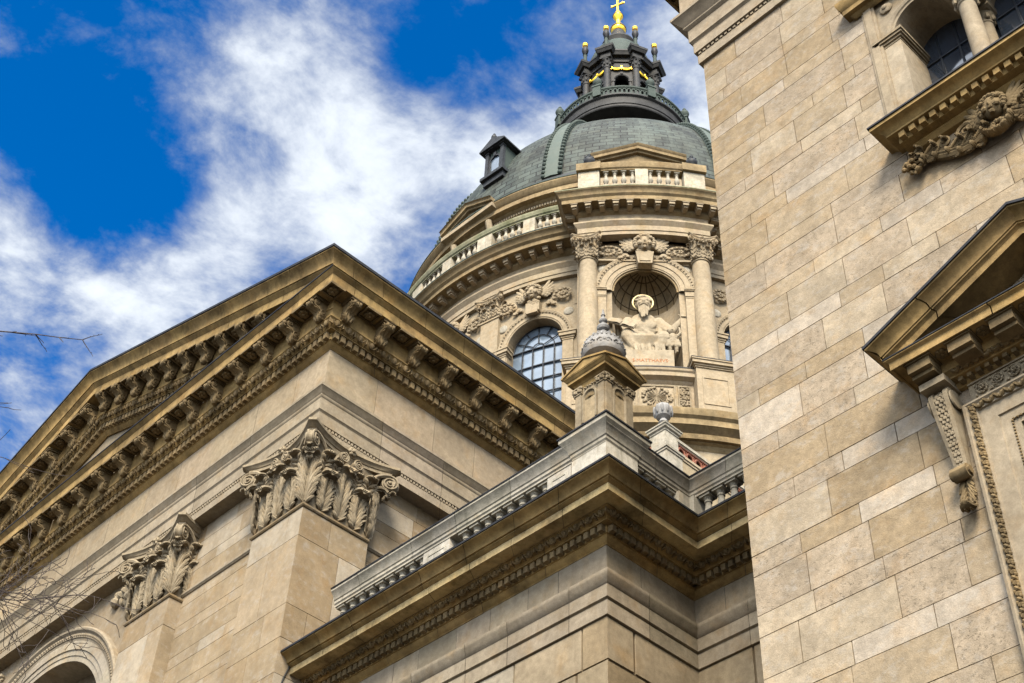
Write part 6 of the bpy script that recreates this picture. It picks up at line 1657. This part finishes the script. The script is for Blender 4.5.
m = MB(); tube(m, [(hc[0] + .33 * math.cos(2 * PI * i / 28), hc[1] - .20 + .06 * math.sin(2 * PI * i / 28), hc[2] + .22 + .33 * math.sin(2 * PI * i / 28)) for i in range(29)], .028, 7, f)
for i in range(14): a = 2 * PI * i / 14; tube(m, [(hc[0] + .2 * math.cos(a), hc[1] - .2, hc[2] + .2 + .2 * math.sin(a)), (hc[0] + .32 * math.cos(a), hc[1] - .2, hc[2] + .22 + .32 * math.sin(a))], .008, 4, f)
m.build('halo', M['halo'], st)
f = lambda u, n, z: f0_(u * 1.10 - .05, n, z + .15)
m = MB()       # open book on the left knee
MK = Matrix.Translation((-.92, .46, Z + 1.66)) @ Matrix.Rotation(R_(20), 4, 'Y') @ Matrix.Rotation(R_(-68), 4, 'X')
fb = lambda u, n, z: f(*(MK @ Vector((u, n, z))))
box(m, -.56, .56, -.22, .24, -.06, 0, fb)
for s in (-1, 1):
    pts = [(s * (.02 + .51 * i / 8), .04 + .045 * math.sin(PI * min(1, i / 5)) * (1 - i / 12)) for i in range(9)]
    vs = [(u, n, z) for u, z in pts for n in (-.20, .22)]; m.add(vs, [(2 * i, 2 * i + 1, 2 * i + 3, 2 * i + 2) for i in range(8)], (1.1, 1.1, 1.1, 0), fb)
m.build('open_book', M['marble'], st)
# child angel
m = MB(); c0 = (1.02, .28)
for s in (-1, 1): cap_(m, (c0[0] + s * .10, c0[1], Z + .62), (c0[0] + s * .12, c0[1] + .02, Z + .32), .11, .085); cap_(m, (c0[0] + s * .12, c0[1] + .02, Z + .32), (c0[0] + s * .12, c0[1] - .02, Z + .08), .085, .06); cap_(m, (c0[0] + s * .12, c0[1] - .02, Z + .06), (c0[0] + s * .14, c0[1] + .14, Z + .05), .06, .05)
for z, rx in ((.66, .20), (.80, .18), (.95, .19), (1.05, .20)): ell(m, (c0[0], c0[1], Z + z), (rx, .15, .13), 10, 6, f)
cap_(m, (c0[0], c0[1], Z + 1.08), (c0[0], c0[1], Z + 1.20), .08, .08)
ell(m, (c0[0] - .02, c0[1] + .02, Z + 1.33), (.155, .16, .18), 12, 8, f); ell(m, (c0[0] - .02, c0[1] + .18, Z + 1.32), (.03, .05, .05), 6, 4, f)
for i in range(18): a = 2 * PI * i / 18; ell(m, (c0[0] - .02 + .15 * math.cos(a), c0[1] - .03 + .12 * math.sin(a), Z + 1.42), (.06, .06, .06), 6, 4, f)
cap_(m, (c0[0] + .18, c0[1], Z + 1.06), (c0[0] + .30, c0[1] + .05, Z + 1.22), .07, .06); cap_(m, (c0[0] + .30, c0[1] + .05, Z + 1.22), (c0[0] + .26, c0[1] + .08, Z + 1.50), .06, .045)
cap_(m, (c0[0] - .18, c0[1], Z + 1.06), (c0[0] - .26, c0[1] + .12, Z + .90), .07, .055)
for i in range(7): t = i / 6; cap_(m, (c0[0] - .18 + .36 * t, c0[1] + .05, Z + .78), (c0[0] - .24 + .5 * t, c0[1] + .08, Z + .42 + .05 * (i % 2)), .07, .06)
an_ = fuse(m, 'angel_statue', M['marble'], None, .028, 2, label='small pale stone child angel standing at the right knee of the seated saint', cat='statue')
m = MB()
for s in (-1, 1):
    for i in range(6): a = R_(70 - 26 * i); l = .55 - .06 * i; ell(m, (c0[0] + s * (.12 + l * .5 * abs(math.cos(a))), c0[1] - .20, Z + 1.0 + l * .5 * math.sin(a)), (l * .5, .04, .07), 8, 5, f, M_=Matrix.Rotation(-s * a, 3, 'Y'))
m.build('wings', M['marble'], an_)

# ================================================================== TERRACE PARAPET behind the aisle
tx, ty = 29.31, 24.19
tp_ = thing('terrace_parapet', (tx, ty, 28), 'white pedestal with ball finial and red pierced parapet behind the stone balustrade', 'parapet')
m = MB(); box(m, tx - .33, tx + .33, ty - .33, ty + .33, 31.4, 32.55, None, (1.2, 1.2, 1.2, 0))
sqlathe(m, [(.33, 32.55), (.36, 32.58), (.36, 32.64), (.42, 32.68), (.43, 32.76), (.46, 32.78), (.46, 32.84), (.2, 32.95), (.1, 33.1)], (tx, ty)); sqlathe(m, [(.41, 28), (.41, 31.59), (.445, 31.61), (.445, 31.69), (.48, 31.70), (.48, 31.80), (.3, 31.84)], (tx, ty)); pe = m.build('pedestal', M['white'], tp_)
m = MB(); lathe(m, [(.2, 32.92), (.16, 33.0), (.12, 33.15), (.2, 33.25), (.14, 33.35), (.12, 33.42), (.26, 33.52), (.33, 33.72), (.33, 33.85), (.26, 34.02), (.1, 34.12), (0, 34.14)], (tx, ty), 20)
for i in range(10): a = 2 * PI * i / 10; ell(m, (tx + .31 * math.cos(a), ty + .31 * math.sin(a), 33.78), (.06, .06, .2), 6, 5)
m.build('ball_finial', M['zinc'], pe)
for f, ln_, dz in ((planar((tx, ty), (1, 0), (0, -1)), 5.5, 0), (planar((tx, ty), (0, 1), (-1, 0)), 3.5, .006)):
    m = MB(); box(m, .3, ln_, .10, .36, 32.40, 32.52, f, (1.15, 1.15, 1.15, 0)); box(m, .3, ln_, .14, .32, 32.35, 32.40, f); m.build('rail', M['white'], tp_)
    m = MB(); u = .56
    while u < ln_ - .3:
        tube(m, [(u + .175 * math.cos(2 * PI * i / 18), .26, 32.09 + .175 * math.sin(2 * PI * i / 18)) for i in range(19)], .045, 6, f, cap=False)
        for s in (-1, 1): tube(m, [(u + .225 + .055 * math.cos(2 * PI * i / 10), .26, 32.09 + s * .165 + .05 * math.sin(2 * PI * i / 10)) for i in range(11)], .025, 5, f, cap=False)
        ell(m, (u + .225, .26, 32.09), (.06, .05, .07), 7, 5, f); u += .45
    box(m, .3, ln_, .20, .31, 31.80, 31.86, f); box(m, .3, ln_, .20, .31, 32.31, 32.352, f)
    m.build('pierced_panel', M['terra'], tp_)
    m = MB(); box(m, .3, ln_, .17, .185, 31.78, 32.36, f, (.5, .4, .35, 0)); m.build('backing', M['terra'], tp_)
    m = MB(); box(m, .40, ln_, -.3, .40, 28.0, 31.58 + dz, f, (1.05, 1.05, 1.0, 0)); box(m, .43, ln_, -.3, .435, 31.58 + dz, 31.68, f, (1.1, 1.1, 1.1, 0)); box(m, .46, ln_, -.3, .47, 31.68, 31.79 - dz, f, (1.15, 1.15, 1.15, 0)); m.build('base', M['drum'], tp_)
# roof terrace around the drum so that nothing floats
m = MB(); m.add([(29.4, 24.2, 28.0), (60, 24.2, 28.0), (60, 51, 28.0), (29.4, 51, 28.0)], [(0, 1, 2, 3)]); m.add([(29.4, 24.2, -1.6), (60, 24.2, -1.6), (60, 24.2, 28), (29.4, 24.2, 28)], [(0, 1, 2, 3)]); m.build('terrace_deck', M['wall'], tp_)

# ================================================================== CABLE on the corner pier
def on_right(x, z): return (x, Y0 - .025, z)
cp = [on_right(17.46, 19.2), on_right(17.0, 18.95), on_right(16.5, 18.52), on_right(16.1, 18.0), on_right(15.82, 17.5), on_right(15.66, 17.0), on_right(15.57, 16.5), on_right(15.5, 15.8), on_right(15.47, 14.5), on_right(15.47, 11.0)]
m = MB(); tube(m, cp, .018, 6); m.build('black_cable', M['cable'], None, label='thin black cable looping down the corner pier beside the balustrade end', cat='cable')

# ================================================================== BARE TREE at the left edge
bt = thing('bare_tree', (1.2, 13.5, -1.6), 'leafless tree reaching thin dark twigs in from the left edge', 'tree')
rt2 = random.Random(3)
trunk = MB(); br_ = MB(); tw_ = MB()
base = Vector((1.2, 14.5, -1.6))
tube(trunk, [tuple(base), tuple(base + Vector((.05, .1, 3))), tuple(base + Vector((-.05, .2, 6))), tuple(base + Vector((.1, .3, 9)))], [.24, .19, .15, .10], 10); trunk.build('trunk', M['bark'], bt)
def grow(p, d, l, r, depth, mb, fr=(.25, .5), k=6, wob=.10):
    pts = [p]; q = p.copy(); dd = d.normalized()
    for i in range(k):
        dd = (dd + Vector((rt2.gauss(0, wob), rt2.gauss(0, wob), rt2.gauss(0, wob)))).normalized(); q = q + dd * l / k; pts.append(q.copy())
        if depth > 0 and i > 0:
            for s in range(2 if depth > 1 else 1):
                ax = Vector((rt2.gauss(0, 1), rt2.gauss(0, 1), rt2.gauss(0, 1))).normalized(); nd = (dd * .7 + ax * .7).normalized()
                grow(q.copy(), nd, l * rt2.uniform(*fr), max(.0035, r * .5), depth - 1, mb, fr, 5, wob * 1.3)
    tube(mb, [tuple(v) for v in pts], [max(.003, r * (1 - .65 * i / k)) for i in range(k + 1)], 5)
limbs = [((1.25, 14.6, 8.6), (2.3, 13.1, 10.85), .05, .035), ((1.25, 14.6, 7.6), (2.6, 13.0, 9.6), .05, .035), ((1.2, 14.6, 6.0), (3.0, 12.9, 7.6), .055, .03), ((1.2, 14.6, 5.0), (3.1, 12.3, 7.0), .055, .03)]
for a, b, r0, r1 in limbs:
    mb = MB(); tube(mb, [a, tuple((Vector(a) + Vector(b)) / 2 + Vector((.1, .0, -.12))), b], [r0, (r0 + r1) / 2, r1], 7); mb.build('branch', M['bark'], bt)
for a, b, r, dpt_, fr, wb in [((2.3, 13.1, 10.85), (4.30, 11.87, 11.33), .013, 2, (.05, .11), .05), ((2.6, 13.0, 9.9), (3.90, 12.31, 10.35), .010, 1, (.10, .25), .06), ((2.6, 13.0, 9.6), (4.3, 12.2, 9.66), .009, 1, (.12, .3), .06),
        ((3.0, 12.9, 7.6), (5.15, 11.95, 8.65), .012, 2, (.16, .36), .10), ((3.0, 12.9, 7.6), (4.9, 11.65, 7.2), .008, 2, (.18, .42), .10), ((3.0, 12.9, 7.9), (4.7, 12.15, 8.40), .010, 2, (.16, .36), .10), ((3.1, 12.3, 6.9), (4.75, 11.75, 7.9), .007, 2, (.16, .36), .11), ((3.0, 12.7, 7.4), (4.6, 11.85, 7.8), .008, 2, (.2, .45), .12)]:
    mb = MB(); a = Vector(a); b = Vector(b); grow(a, b - a, (b - a).length * .97, r, dpt_, mb, fr, 9, wb); mb.build('twig', M['bark'], bt)
